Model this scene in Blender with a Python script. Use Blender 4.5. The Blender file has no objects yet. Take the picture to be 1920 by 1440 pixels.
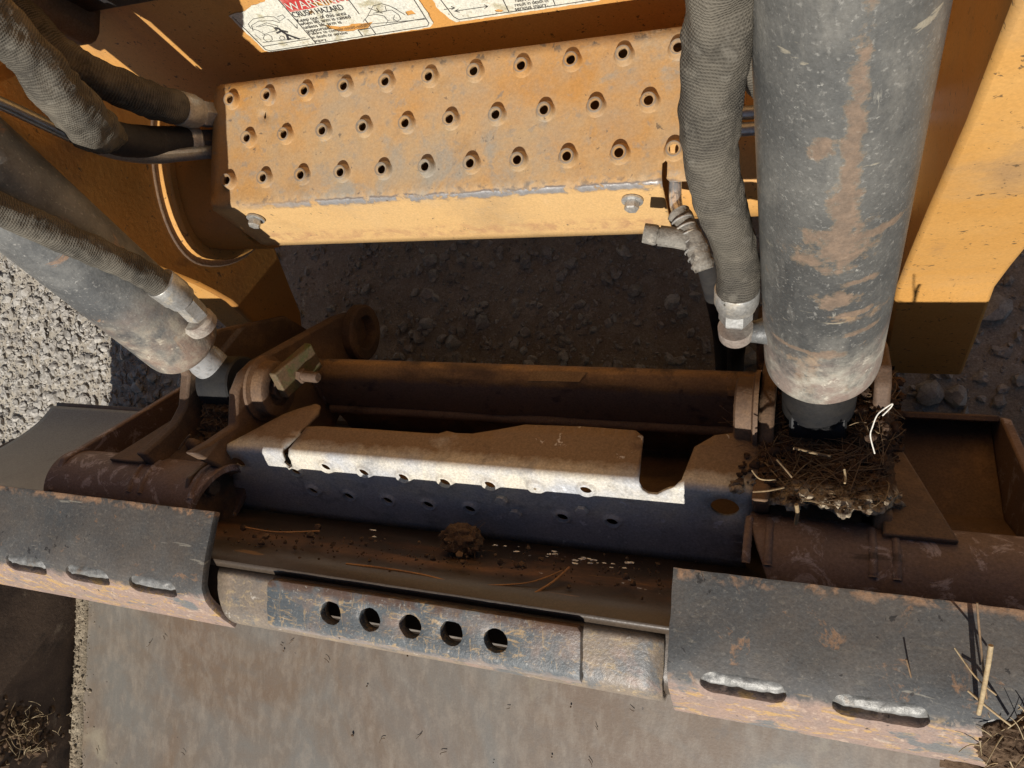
import bpy, bmesh, math, random
from mathutils import Vector, Matrix, noise
from mathutils.geometry import delaunay_2d_cdt

random.seed(7)
SC = bpy.context.scene
COL = SC.collection

# ------------------------------------------------------------------ camera
F = 1440.0
CAM = Vector((0.0, 0.0, 1.12))
RW = ((0.934072203, 0.0377278371, -0.355085526),
      (0.0404344335, -0.999182173, 0.000201917799),
      (-0.35478751, -0.0145462879, -0.934833797))
cam_d = bpy.data.cameras.new('camera')
cam = bpy.data.objects.new('camera', cam_d)
COL.objects.link(cam)
right = Vector((RW[0][0], RW[1][0], RW[2][0]))
down = Vector((RW[0][1], RW[1][1], RW[2][1]))
fwd = Vector((RW[0][2], RW[1][2], RW[2][2]))
cm = Matrix((right, -down, -fwd)).transposed().to_4x4()
cm.translation = CAM
cam.matrix_world = cm
cam_d.sensor_width = 36.0
cam_d.lens = 27.0
cam_d.clip_start = 0.02
cam_d.clip_end = 500.0
SC.camera = cam

# ------------------------------------------------------------------ light
SUN_TO = Vector((-0.06, 1.0, -1.01)).normalized()      # the way the light travels
world = bpy.data.worlds.new('World')
SC.world = world
world.use_nodes = True
wn = world.node_tree
bg = wn.nodes['Background']
sky = wn.nodes.new('ShaderNodeTexSky')
sky.sky_type = 'NISHITA'
sky.sun_disc = False
sky.sun_elevation = math.asin(-SUN_TO.z)
sky.sun_rotation = math.atan2(-SUN_TO.x, -SUN_TO.y)
sky.altitude = 200
sky.dust_density = 0.6
wn.links.new(sky.outputs[0], bg.inputs[0])
bg.inputs[1].default_value = 0.05
sl = bpy.data.lights.new('sun', 'SUN')
sl.energy = 5.0
sl.angle = math.radians(0.5)
sl.color = (1.0, 0.95, 0.88)
sun = bpy.data.objects.new('sun', sl)
sun.rotation_euler = SUN_TO.to_track_quat('-Z', 'Y').to_euler()
sun.location = (0.5, -4, 4)
COL.objects.link(sun)
SC.view_settings.view_transform = 'Standard'
SC.view_settings.look = 'None'
SC.view_settings.exposure = 0.0
SC.view_settings.gamma = 1.0
SC.view_settings.use_curve_mapping = False
SC.cycles.diffuse_bounces = 2
SC.cycles.max_bounces = 6


# ------------------------------------------------------------------ measuring: a photo point at a known height / depth / plane
def ray(u, v):
    c = (u - 960.0, v - 720.0, F)
    return Vector([sum(RW[i][k] * c[k] for k in range(3)) for i in range(3)])


def pz(u, v, z):
    r = ray(u, v)
    return CAM + r * ((z - CAM.z) / r.z)


def px(u, v, x):
    r = ray(u, v)
    return CAM + r * ((x - CAM.x) / r.x)


def pd(u, v, d):
    return CAM + ray(u, v) * (d / F)


def pp(u, v, p0, n):
    r = ray(u, v)
    return CAM + r * ((p0 - CAM).dot(n) / r.dot(n))


# ------------------------------------------------------------------ materials
class NT:
    def __init__(self, name):
        self.m = bpy.data.materials.new(name)
        self.m.use_nodes = True
        self.t = self.m.node_tree
        self.b = self.t.nodes['Principled BSDF']

    def n(self, kind, **kw):
        nd = self.t.nodes.new('ShaderNode' + kind)
        for k, v in kw.items():
            setattr(nd, k, v)
        return nd

    def set(self, sock, v):
        if isinstance(v, bpy.types.NodeSocket):
            self.t.links.new(v, sock)
        else:
            sock.default_value = v

    def math(self, op, a, b=0.0, c=None, clamp=False):
        nd = self.n('Math', operation=op, use_clamp=clamp)
        self.set(nd.inputs[0], a)
        self.set(nd.inputs[1], b)
        if c is not None:
            self.set(nd.inputs[2], c)
        return nd.outputs[0]

    def rng(self, v, lo, hi):
        nd = self.n('MapRange', clamp=True)
        self.set(nd.inputs[0], v)
        nd.inputs[1].default_value = lo
        nd.inputs[2].default_value = hi
        return nd.outputs[0]

    def mix(self, f, a, b):
        nd = self.n('Mix', data_type='RGBA')
        self.set(nd.inputs[0], f)
        self.set(nd.inputs[6], a)
        self.set(nd.inputs[7], b)
        return nd.outputs[2]

    def mixf(self, f, a, b):
        nd = self.n('Mix', data_type='FLOAT')
        self.set(nd.inputs[0], f)
        self.set(nd.inputs[2], a)
        self.set(nd.inputs[3], b)
        return nd.outputs[0]

    def coord(self, which='Object', stretch=(1, 1, 1), rot=(0, 0, 0)):
        tc = self.n('TexCoord')
        mp = self.n('Mapping')
        mp.inputs['Scale'].default_value = stretch
        mp.inputs['Rotation'].default_value = rot
        self.t.links.new(tc.outputs[which], mp.inputs[0])
        return mp.outputs[0]

    def noise(self, vec, scale, det=6.0, rough=0.6, dist=0.0):
        nd = self.n('TexNoise')
        self.t.links.new(vec, nd.inputs['Vector'])
        nd.inputs['Scale'].default_value = scale
        nd.inputs['Detail'].default_value = det
        nd.inputs['Roughness'].default_value = rough
        nd.inputs['Distortion'].default_value = dist
        return nd.outputs[0]

    def voro(self, vec, scale, feature='F1'):
        nd = self.n('TexVoronoi', feature=feature)
        self.t.links.new(vec, nd.inputs['Vector'])
        nd.inputs['Scale'].default_value = scale
        return nd.outputs[0]

    def axis(self, which, ax):
        s = self.n('SeparateXYZ')
        self.t.links.new(self.coord(which), s.inputs[0])
        return s.outputs[ax]


def c4(c):
    return (c[0], c[1], c[2], 1.0)


def worn(name, base, base2=None, b2=(3.0, 0.35, 0.65), layers=(), rough=0.6, metal=0.0,
         bump=0.15, bscale=160.0, spec=0.35, fine=0.25, coord='Object'):
    """Painted / rusted metal: a base, then masks of dust, rust, scratches and chips laid over one another."""
    N = NT(name)
    co = N.coord(coord)
    col = c4(base)
    if base2 is not None:
        col = N.mix(N.rng(N.noise(co, b2[0], 7, 0.65, 0.4), b2[1], b2[2]), col, c4(base2))
    rg, mt = rough, metal
    hgt = N.noise(co, bscale, 4, 0.65)
    for L in layers:
        v = N.coord(L.get('coord', coord), L.get('stretch', (1, 1, 1)), L.get('rot', (0, 0, 0)))
        if L.get('speck'):
            wob = N.noise(v, L['scale'] * 0.35, 2)
            vd = N.voro(v, L['scale'])
            m = N.rng(N.math('ADD', vd, N.math('MULTIPLY', N.math('SUBTRACT', wob, 0.5), 0.30)), L['lo'], L['hi'])
        else:
            m = N.rng(N.noise(v, L['scale'], L.get('det', 7.0), L.get('rg', 0.65), L.get('dist', 0.3)), L['lo'], L['hi'])
        if 'band' in L:
            for (ax, cen, hw, soft) in (L['band'] if isinstance(L['band'], list) else [L['band']]):
                d = N.math('ABSOLUTE', N.math('SUBTRACT', N.axis(L.get('bcoord', 'Object'), ax), cen))
                wv = N.math('MULTIPLY', N.math('SUBTRACT', N.noise(co, L.get('wsc', 25.0), 4), 0.5), L.get('wob', soft))
                m = N.math('MULTIPLY', m, N.rng(N.math('ADD', d, wv), hw + soft, hw))
        if 'blobs' in L:
            uv = N.coord('UV')
            acc = None
            for (bu, bv, ru, rv) in L['blobs']:
                sub = N.n('VectorMath', operation='SUBTRACT')
                N.t.links.new(uv, sub.inputs[0])
                sub.inputs[1].default_value = (bu, bv, 0)
                mul = N.n('VectorMath', operation='MULTIPLY')
                N.t.links.new(sub.outputs[0], mul.inputs[0])
                mul.inputs[1].default_value = (1 / ru, 1 / rv, 0)
                ln = N.n('VectorMath', operation='LENGTH')
                N.t.links.new(mul.outputs[0], ln.inputs[0])
                d = N.math('SUBTRACT', 1.0, ln.outputs['Value'])
                acc = d if acc is None else N.math('MAXIMUM', acc, d)
            wob = N.math('MULTIPLY', N.math('SUBTRACT', N.noise(uv, L.get('bsc', 60.0), 6, 0.7), 0.5), L.get('bwob', 2.2))
            m = N.math('MULTIPLY', m, N.rng(N.math('ADD', acc, wob), 0.0, L.get('bsoft', 0.12)))
        if 'amt' in L:
            m = N.math('MULTIPLY', m, L['amt'])
        c = c4(L['col'])
        if 'col2' in L:
            c = N.mix(N.rng(N.noise(v, L['scale'] * 2.3, 4), 0.4, 0.6), c, c4(L['col2']))
        col = N.mix(m, col, c)
        if 'rough' in L:
            rg = N.mixf(m, rg, L['rough'])
        if 'metal' in L:
            mt = N.mixf(m, mt, L['metal'])
        if 'h' in L:
            hgt = N.math('ADD', hgt, N.math('MULTIPLY', m, L['h']))
    if fine:
        fn = N.noise(co, 420.0, 3, 0.7)
        mul = N.n('Mix', data_type='RGBA', blend_type='MULTIPLY')
        mul.inputs[0].default_value = 1.0
        N.set(mul.inputs[6], col)
        g = N.mixf(N.rng(fn, 0.3, 0.7), 1.0 - fine, 1.0 + fine)
        cmb = N.n('CombineColor')
        for i in range(3):
            N.set(cmb.inputs[i], g)
        N.t.links.new(cmb.outputs[0], mul.inputs[7])
        col = mul.outputs[2]
    N.set(N.b.inputs['Base Color'], col)
    N.set(N.b.inputs['Roughness'], rg)
    N.set(N.b.inputs['Metallic'], mt)
    N.b.inputs['Specular IOR Level'].default_value = spec
    bp = N.n('Bump')
    bp.inputs['Strength'].default_value = bump
    bp.inputs['Distance'].default_value = 0.002
    N.set(bp.inputs['Height'], hgt)
    N.t.links.new(bp.outputs[0], N.b.inputs['Normal'])
    return N.m


DUST = (0.40, 0.345, 0.26)
M = {}
M['tread'] = worn('dusty_orange_paint', (0.455, 0.24, 0.075), (0.49, 0.285, 0.11), (7.0, 0.4, 0.62), [
    dict(col=(0.40, 0.295, 0.175), scale=7, lo=0.40, hi=0.64, det=10, rg=0.72, amt=0.85),
    dict(col=(0.30, 0.275, 0.225), scale=12, lo=0.53, hi=0.64, det=10, rg=0.72, amt=0.85, dist=0.6),
    dict(col=(0.33, 0.20, 0.085), scale=16, lo=0.56, hi=0.68, det=9, amt=0.6),
    dict(col=(0.25, 0.23, 0.195), scale=75, lo=0.57, hi=0.66, det=8, amt=0.55),
    dict(col=(0.20, 0.18, 0.15), scale=26, lo=0.62, hi=0.67, det=9, rg=0.75, amt=0.8),
    dict(col=(0.62, 0.56, 0.45), scale=18, lo=0.68, hi=0.72, det=9, amt=0.5),
    dict(col=(0.66, 0.42, 0.18), scale=5, lo=0.2, hi=0.5, band=(1, 0.160, 0.0255, 0.004), amt=0.9),  # lip made lighter; its sunlit brightness is put into the colour
    dict(col=(0.46, 0.26, 0.13), scale=70, lo=0.44, hi=0.62, band=(2, 0.347, 0.006, 0.010), amt=0.8),
    dict(col=(0.15, 0.12, 0.10), scale=46, lo=0.42, hi=0.48, det=9, band=[(1, 0.1893, 0.0018, 0.0016), (0, -0.32, 0.16, 0.14)], wob=0.007, wsc=60),
    dict(col=(0.46, 0.44, 0.42), scale=46, lo=0.45, hi=0.50, det=9, band=[(1, 0.1886, 0.0009, 0.0012), (0, -0.32, 0.15, 0.14)], wob=0.005, rough=0.32, metal=0.5, wsc=60),
    dict(col=(0.14, 0.115, 0.09), scale=90, lo=0.54, hi=0.60, band=(1, 0.193, 0.002, 0.004), amt=0.6),
    dict(col=(0.12, 0.10, 0.08), scale=55, lo=0.56, hi=0.60, band=(1, 0.327, 0.003, 0.004), amt=0.8),
    dict(col=(0.10, 0.08, 0.06), scale=110, lo=0.655, hi=0.69, det=5, amt=0.8),
    dict(col=(0.19, 0.16, 0.13), scale=40, lo=0.1, hi=0.2, band=(2, 0.4282, 0.0010, 0.001), wob=0.001, amt=0.8),
    dict(col=(0.30, 0.265, 0.21), scale=30, lo=0.42, hi=0.62, det=8, band=(2, 0.424, 0.004, 0.002), wob=0.002, amt=0.35),
], rough=0.62, bump=0.22, bscale=220, fine=0.12)
M['orange'] = worn('weathered_orange_paint', (0.56, 0.28, 0.07), (0.61, 0.335, 0.105), (5.0, 0.35, 0.65), [
    dict(col=(0.48, 0.32, 0.16), scale=6, lo=0.50, hi=0.70, amt=0.6),
    dict(col=(0.33, 0.20, 0.10), scale=12, lo=0.60, hi=0.72, det=9, amt=0.6),
    dict(col=(0.10, 0.07, 0.04), scale=85, lo=0.645, hi=0.68, det=4, amt=0.85, stretch=(1, 1, 1.8)),
    dict(col=(0.10, 0.07, 0.04), scale=170, lo=0.66, hi=0.70, det=3, amt=0.8),
], rough=0.5, bump=0.12, fine=0.1)
M['orange_shade'] = worn('shaded_orange_paint', (0.42, 0.185, 0.040), (0.46, 0.225, 0.06), (5.0, 0.35, 0.65), [  # darker copy of the orange; shade put into the colour, plus grime patches
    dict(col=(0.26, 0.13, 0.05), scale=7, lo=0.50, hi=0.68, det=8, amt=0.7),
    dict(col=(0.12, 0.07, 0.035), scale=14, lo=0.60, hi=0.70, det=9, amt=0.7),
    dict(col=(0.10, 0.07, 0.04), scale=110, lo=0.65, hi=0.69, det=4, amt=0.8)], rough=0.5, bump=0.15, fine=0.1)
M['panel'] = worn('speckled_orange_panel', (0.60, 0.295, 0.075), (0.62, 0.34, 0.11), (5.0, 0.35, 0.65), [
    dict(col=(0.30, 0.16, 0.07), scale=9, lo=0.55, hi=0.72, stretch=(1, 1, 0.35), amt=0.6),
    dict(col=(0.10, 0.06, 0.035), scale=100, lo=0.64, hi=0.68, det=4, amt=0.85),
    dict(col=(0.08, 0.055, 0.035), scale=190, lo=0.65, hi=0.69, det=3, amt=0.8),
], rough=0.55, bump=0.15, fine=0.1)
BLOB_R = [(0.006, 0.285, 0.005, 0.075), (0.005, 0.235, 0.008, 0.030), (0.004, 0.207, 0.019, 0.020), (0.026, 0.214, 0.020, 0.004), (-0.016, 0.194, 0.010, 0.006),
          (0.006, 0.152, 0.012, 0.009), (0.016, 0.135, 0.016, 0.003), (-0.014, 0.088, 0.032, 0.0025), (0.004, 0.086, 0.012, 0.005),
          (-0.016, 0.055, 0.005, 0.022), (-0.008, 0.050, 0.004, 0.026), (-0.009, 0.285, 0.006, 0.009), (0.018, 0.170, 0.010, 0.003), (0.024, 0.110, 0.014, 0.003)]
M['cyl_r'] = worn('worn_grey_barrel_paint', (0.060, 0.060, 0.057), (0.102, 0.102, 0.096), (7.0, 0.35, 0.65), [
    dict(col=(0.225, 0.215, 0.19), scale=9, lo=0.42, hi=0.74, det=10, rg=0.7, amt=0.65),
    dict(col=(0.30, 0.28, 0.24), scale=40, lo=0.52, hi=0.70, det=9, stretch=(1, 1, 0.4), amt=0.4),
    dict(col=(0.34, 0.325, 0.29), scale=330, lo=0.58, hi=0.70, det=3, amt=0.5),
    dict(col=(0.50, 0.48, 0.42), scale=170, lo=0.675, hi=0.71, det=4, amt=0.5),
    dict(col=(0.42, 0.39, 0.32), scale=46, lo=0.655, hi=0.70, stretch=(1.8, 1.8, 0.2), rot=(0.25, 0.2, 0), det=6, amt=0.6),
    dict(col=(0.42, 0.37, 0.27), scale=60, lo=0.655, hi=0.69, stretch=(0.4, 0.4, 2.0), rot=(0.5, 0.3, 0), det=4, amt=0.6),
    dict(col=(0.33, 0.225, 0.12), scale=50, lo=0.1, hi=0.2, bsc=85, blobs=[(u, v, a * 1.22, b * 1.16) for (u, v, a, b) in BLOB_R], bwob=3.2, bsoft=0.5, amt=0.6),
    dict(col=(0.20, 0.135, 0.10), col2=(0.12, 0.085, 0.07), scale=60, lo=0.1, hi=0.2, h=-0.6, bsc=85, rough=0.75, blobs=BLOB_R, bwob=3.8, bsoft=0.3, amt=0.62),
    dict(col=(0.30, 0.20, 0.12), scale=26, lo=0.60, hi=0.66, det=9, band=(2, 0.10, 0.07, 0.05), amt=0.8),
    dict(col=(0.42, 0.385, 0.31), col2=(0.27, 0.21, 0.17), scale=20, lo=0.34, hi=0.52, det=10, rg=0.75, band=(2, 0.0, 0.050, 0.045), wob=0.05, rough=0.85, amt=0.9, h=0.5),
    dict(col=(0.22, 0.145, 0.115), scale=14, lo=0.52, hi=0.62, det=10, band=(2, 0.02, 0.06, 0.03), amt=0.75, rough=0.9),
    dict(col=(0.60, 0.55, 0.44), scale=70, lo=0.60, hi=0.66, det=6, band=(2, 0.0, 0.045, 0.035), amt=0.85, rough=0.9),
], rough=0.42, bump=0.25, bscale=300, spec=0.5, fine=0.15)
M['cyl_l'] = worn('scuffed_grey_barrel_paint', (0.060, 0.061, 0.061), (0.12, 0.121, 0.117), (5.0, 0.35, 0.65), [
    dict(col=(0.33, 0.32, 0.29), scale=9, lo=0.44, hi=0.72, det=10, rg=0.72, amt=0.7),
    dict(col=(0.42, 0.40, 0.36), scale=300, lo=0.60, hi=0.70, det=3, amt=0.5),
    dict(col=(0.30, 0.18, 0.11), scale=17, lo=0.60, hi=0.64, det=10, dist=0.9, amt=0.85, h=-0.4),
    dict(col=(0.42, 0.36, 0.27), col2=(0.27, 0.19, 0.14), scale=20, lo=0.38, hi=0.58, det=10, band=(2, 0.0, 0.075, 0.06), wob=0.08, rough=0.85, amt=0.9, h=0.5),
    dict(col=(0.56, 0.50, 0.38), scale=70, lo=0.60, hi=0.66, det=6, band=(2, 0.0, 0.05, 0.035), amt=0.8, rough=0.9),
], rough=0.42, bump=0.25, bscale=300, spec=0.5, fine=0.15)
M['port'] = worn('dusty_rusty_port_casting', (0.33, 0.29, 0.245), (0.25, 0.20, 0.165), (30, 0.4, 0.6), [
    dict(col=(0.46, 0.42, 0.35), scale=40, lo=0.5, hi=0.65, det=8, amt=0.8)], rough=0.7, bump=0.35, bscale=200)
M['chrome'] = worn('scratched_chrome', (0.72, 0.72, 0.71), None, (), [
    dict(col=(0.16, 0.15, 0.135), scale=200, lo=0.52, hi=0.62, amt=0.6, rough=0.5)], rough=0.2, metal=0.55, bump=0.03, fine=0.05)
M['zinc'] = worn('dull_zinc', (0.50, 0.49, 0.46), (0.40, 0.38, 0.34), (30, 0.4, 0.6), [
    dict(col=(0.36, 0.29, 0.19), scale=45, lo=0.52, hi=0.66, det=8, amt=0.75, rough=0.8, metal=0.1)], rough=0.42, metal=0.55, bump=0.15)
M['steel'] = worn('grey_steel_pipe', (0.40, 0.42, 0.42), (0.30, 0.31, 0.31), (12, 0.4, 0.6), [
    dict(col=(0.45, 0.40, 0.30), scale=30, lo=0.55, hi=0.7, amt=0.6)], rough=0.35, metal=0.6, bump=0.1)
M['rubber'] = worn('dusty_black_rubber', (0.02, 0.02, 0.022), (0.05, 0.045, 0.04), (14, 0.4, 0.65), [
    dict(col=(0.28, 0.25, 0.2), scale=90, lo=0.66, hi=0.74, amt=0.6)], rough=0.75, bump=0.2)
M['boot'] = worn('near_black_boot', (0.012, 0.012, 0.013), (0.022, 0.02, 0.018), (20, 0.4, 0.6), rough=0.6, bump=0.2)  # even near-black colour for the boot and the rod eyes
M['rust'] = worn('brown_rusted_steel', (0.15, 0.092, 0.056), (0.10, 0.067, 0.048), (7, 0.35, 0.65), [
    dict(col=(0.27, 0.16, 0.08), scale=16, lo=0.5, hi=0.68, det=9, amt=0.7),
    dict(col=(0.05, 0.037, 0.033), scale=12, lo=0.56, hi=0.7, det=9, amt=0.7),
    dict(col=(0.40, 0.36, 0.33), scale=60, lo=0.70, hi=0.73, det=6, amt=0.7)], rough=0.72, bump=0.35, bscale=260)
M['rust_tube'] = worn('rusty_coupler_tube', (0.205, 0.138, 0.110), (0.155, 0.108, 0.092), (6, 0.35, 0.65), [
    dict(col=(0.20, 0.12, 0.07), scale=14, lo=0.52, hi=0.68, amt=0.6),
    dict(col=(0.44, 0.38, 0.385), scale=34, lo=0.54, hi=0.59, det=10, rg=0.75, amt=0.7, dist=0.8, stretch=(1, 1, 1)),
    dict(col=(0.05, 0.035, 0.028), scale=30, lo=0.66, hi=0.72, stretch=(0.3, 1, 1), amt=0.7)], rough=0.6, bump=0.3, bscale=260, spec=0.45)
M['beam'] = worn('brown_painted_beam', (0.42, 0.245, 0.10), (0.30, 0.175, 0.085), (8, 0.38, 0.62), [
    dict(col=(0.11, 0.07, 0.045), scale=14, lo=0.5, hi=0.66, stretch=(0.5, 1, 1), amt=0.8),
    dict(col=(0.20, 0.145, 0.12), scale=8, lo=0.25, hi=0.4, band=(2, 0.238, 0.022, 0.006), wob=0.014, wsc=50, amt=0.9),
    dict(col=(0.06, 0.05, 0.05), scale=26, lo=0.56, hi=0.66, det=9, band=(2, 0.245, 0.02, 0.006), amt=0.8),
    dict(col=(0.48, 0.42, 0.40), scale=50, lo=0.69, hi=0.72, amt=0.7)], rough=0.7, bump=0.3)
M['step_plate'] = worn('dusty_sun_shade_steel', (0.40, 0.42, 0.46), (0.48, 0.485, 0.49), (9, 0.35, 0.65), [  # blue tone carries sky-lit shade in the colour
    dict(col=(0.66, 0.60, 0.48), scale=16, lo=0.34, hi=0.58, det=9, band=[(1, -0.095, 0.022, 0.02)], amt=0.9),  # cream band along the bend; sunlit strip put into the colour
    dict(col=(0.09, 0.10, 0.12), scale=22, lo=0.55, hi=0.68, det=9, amt=0.5),
    dict(col=(0.21, 0.125, 0.06), scale=9, lo=0.25, hi=0.4, bcoord='Object', band=(1, -0.02, 0.050, 0.008), wob=0.012, wsc=90, amt=0.9),
    dict(col=(0.70, 0.70, 0.72), scale=60, lo=0.635, hi=0.66, det=8, band=(0, -0.10, 0.14, 0.1), amt=0.85),
    dict(col=(0.10, 0.06, 0.04), scale=18, lo=0.62, hi=0.7, det=9, amt=0.6)], rough=0.55, bump=0.22, bscale=300)
M['bucket'] = worn('worn_dark_bucket_paint', (0.064, 0.066, 0.067), (0.088, 0.089, 0.087), (10, 0.35, 0.65), [
    dict(col=(0.20, 0.19, 0.165), scale=300, lo=0.58, hi=0.70, det=3, amt=0.65),
    dict(col=(0.24, 0.215, 0.17), scale=110, lo=0.60, hi=0.66, det=5, stretch=(0.5, 1.6, 1), rot=(0, 0, 0.8), amt=0.3),
    dict(col=(0.16, 0.155, 0.14), scale=14, lo=0.50, hi=0.75, amt=0.5, det=9),
    dict(col=(0.125, 0.10, 0.078), scale=7, lo=0.46, hi=0.68, det=10, rg=0.72, amt=0.75),
    dict(col=(0.26, 0.155, 0.09), scale=30, lo=0.595, hi=0.65, det=11, rg=0.72, dist=0.7, amt=0.85, h=-0.4),
    dict(col=(0.34, 0.235, 0.185), col2=(0.29, 0.215, 0.18), scale=18, lo=0.12, hi=0.28, det=10, band=(1, -0.270, 0.038, 0.008), wob=0.024, wsc=60, amt=0.96, rough=0.5),
    dict(col=(0.50, 0.31, 0.11), scale=60, lo=0.53, hi=0.58, det=10, rg=0.7, stretch=(0.6, 1.3, 1.3), rot=(0, 0, 0.6), dist=1.2, band=(1, -0.268, 0.034, 0.012), wob=0.02, amt=0.75),
    dict(col=(0.48, 0.36, 0.27), scale=90, lo=0.56, hi=0.63, det=8, band=(1, -0.270, 0.038, 0.012), wob=0.02, amt=0.7),
    dict(col=(0.13, 0.15, 0.155), scale=24, lo=0.56, hi=0.60, det=9, stretch=(0.6, 1, 1), band=(1, -0.262, 0.026, 0.012), wob=0.02, amt=0.8),
    dict(col=(0.36, 0.22, 0.13), scale=44, lo=0.46, hi=0.54, det=10, band=(1, -0.144, 0.001, 0.005), wob=0.016, wsc=80, amt=0.85),
    dict(col=(0.30, 0.28, 0.23), scale=50, lo=0.66, hi=0.69, stretch=(0.2, 2.4, 1), rot=(0, 0, 1.2), det=3, amt=0.6),
    dict(col=(0.025, 0.023, 0.022), scale=80, lo=0.665, hi=0.69, det=4, amt=0.8)],
    rough=0.6, bump=0.25, bscale=320, spec=0.25, fine=0.2)
M['rail'] = worn('scraped_bucket_rail', (0.075, 0.085, 0.092), (0.105, 0.118, 0.122), (12, 0.35, 0.65), [
    dict(col=(0.27, 0.18, 0.13), scale=14, lo=0.50, hi=0.64, det=10, amt=0.75),
    dict(col=(0.42, 0.28, 0.13), scale=120, lo=0.54, hi=0.62, det=10, rg=0.75, stretch=(0.45, 1.4, 1), rot=(0, 0, 0.7), dist=0.8, amt=0.75),
    dict(col=(0.44, 0.30, 0.14), scale=110, lo=0.56, hi=0.63, det=10, rg=0.75, stretch=(1.4, 0.4, 1), rot=(0, 0, 0.5), dist=0.8, amt=0.7),
    dict(col=(0.10, 0.055, 0.035), scale=22, lo=0.4, hi=0.5, band=(1, -0.203, 0.003, 0.005), wob=0.012, wsc=60, amt=0.85),
    dict(col=(0.40, 0.33, 0.29), scale=30, lo=0.30, hi=0.45, band=(1, -0.256, 0.006, 0.006), wob=0.010, wsc=50, amt=0.85, rough=0.35, metal=0.3),
    dict(col=(0.40, 0.385, 0.34), scale=260, lo=0.61, hi=0.69, det=3, amt=0.55),
    dict(col=(0.03, 0.028, 0.026), scale=60, lo=0.655, hi=0.68, det=6, amt=0.8)], rough=0.45, bump=0.28, bscale=300, spec=0.5, fine=0.15)
M['lip'] = worn('pale_scraped_rust_lip', (0.28, 0.215, 0.155), (0.20, 0.165, 0.13), (16, 0.38, 0.62), [
    dict(col=(0.42, 0.315, 0.175), scale=110, lo=0.53, hi=0.64, det=10, rg=0.75, stretch=(0.6, 1.3, 1), rot=(0, 0, 0.7), dist=0.9, amt=0.8),
    dict(col=(0.12, 0.13, 0.135), scale=24, lo=0.53, hi=0.60, det=10, rg=0.72, amt=0.8),
    dict(col=(0.33, 0.23, 0.19), scale=20, lo=0.55, hi=0.64, det=9, amt=0.7),
    dict(col=(0.09, 0.055, 0.035), scale=22, lo=0.35, hi=0.5, band=(1, -0.198, 0.004, 0.004), wob=0.010, wsc=60, amt=0.9),
    dict(col=(0.55, 0.50, 0.43), scale=70, lo=0.64, hi=0.68, det=6, amt=0.7),
    dict(col=(0.05, 0.04, 0.032), scale=20, lo=0.1, hi=0.2, band=(1, -0.192, 0.010, 0.004), wob=0.006, wsc=50, amt=0.97)], rough=0.42, bump=0.28, bscale=300, spec=0.5, fine=0.2)
M['shell'] = worn('dark_bucket_back_paint', (0.085, 0.062, 0.043), (0.06, 0.047, 0.036), (6, 0.35, 0.65), [
    dict(col=(0.22, 0.115, 0.055), scale=12, lo=0.46, hi=0.60, det=9, stretch=(0.5, 1, 1), band=(2, 0.41, 0.03, 0.02), amt=0.85),
    dict(col=(0.24, 0.22, 0.18), scale=10, lo=0.55, hi=0.7, det=9, stretch=(0.3, 1, 1), amt=0.4),
    dict(col=(0.60, 0.60, 0.62), scale=60, lo=0.66, hi=0.68, det=5, band=[(0, -0.20, 0.10, 0.05), (2, 0.40, 0.03, 0.02)]),
    dict(col=(0.28, 0.16, 0.06), scale=50, lo=0.68, hi=0.71, stretch=(0.2, 2, 2), det=3, amt=0.7)], rough=0.38, bump=0.12, spec=0.5)
M['wing'] = worn('smooth_grey_bucket_shell', (0.30, 0.275, 0.235), (0.36, 0.335, 0.29), (4, 0.35, 0.65), [
    dict(col=(0.22, 0.19, 0.155), scale=8, lo=0.55, hi=0.7, stretch=(1, 1, 0.4), amt=0.5),
    dict(col=(0.46, 0.44, 0.40), scale=18, lo=0.6, hi=0.7, stretch=(0.2, 1, 1), amt=0.5)], rough=0.45, bump=0.1)
M['floor'] = worn('scoured_rusty_floor', (0.152, 0.102, 0.066), (0.185, 0.140, 0.098), (3.4, 0.30, 0.70), [
    dict(col=(0.165, 0.108, 0.072), scale=5.0, lo=0.46, hi=0.68, det=9, amt=0.75, dist=0.8),
    dict(col=(0.168, 0.160, 0.142), scale=3.6, lo=0.40, hi=0.60, det=9, amt=0.85, dist=0.6),
    dict(col=(0.30, 0.25, 0.195), scale=60, lo=0.46, hi=0.72, stretch=(1.0, 0.45, 1), det=10, amt=0.55),
    dict(col=(0.14, 0.115, 0.095), scale=70, lo=0.54, hi=0.72, stretch=(1.0, 0.5, 1), det=8, amt=0.5),
    dict(col=(0.33, 0.285, 0.20), scale=8, lo=0.60, hi=0.74, det=10, dist=1.2, amt=0.55),
    dict(col=(0.30, 0.27, 0.23), scale=150, lo=0.62, hi=0.72, stretch=(1, 0.2, 1), rot=(0, 0, 0.15), det=5, amt=0.3),
    dict(col=(0.13, 0.105, 0.085), scale=19, lo=0.66, hi=0.72, det=9, amt=0.6),
    dict(col=(0.33, 0.285, 0.23), scale=40, lo=0.60, hi=0.74, stretch=(1, 0.10, 1), rot=(0, 0, 0.06), det=6, amt=0.25),
    dict(col=(0.10, 0.08, 0.06), scale=55, lo=0.62, hi=0.74, stretch=(1, 0.12, 1), rot=(0, 0, -0.09), det=6, amt=0.25),
    dict(col=(0.07, 0.055, 0.045), scale=55, lo=0.70, hi=0.72, det=4, amt=0.8)], rough=0.5, bump=0.1, bscale=200, fine=0.09, spec=0.45)
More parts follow.
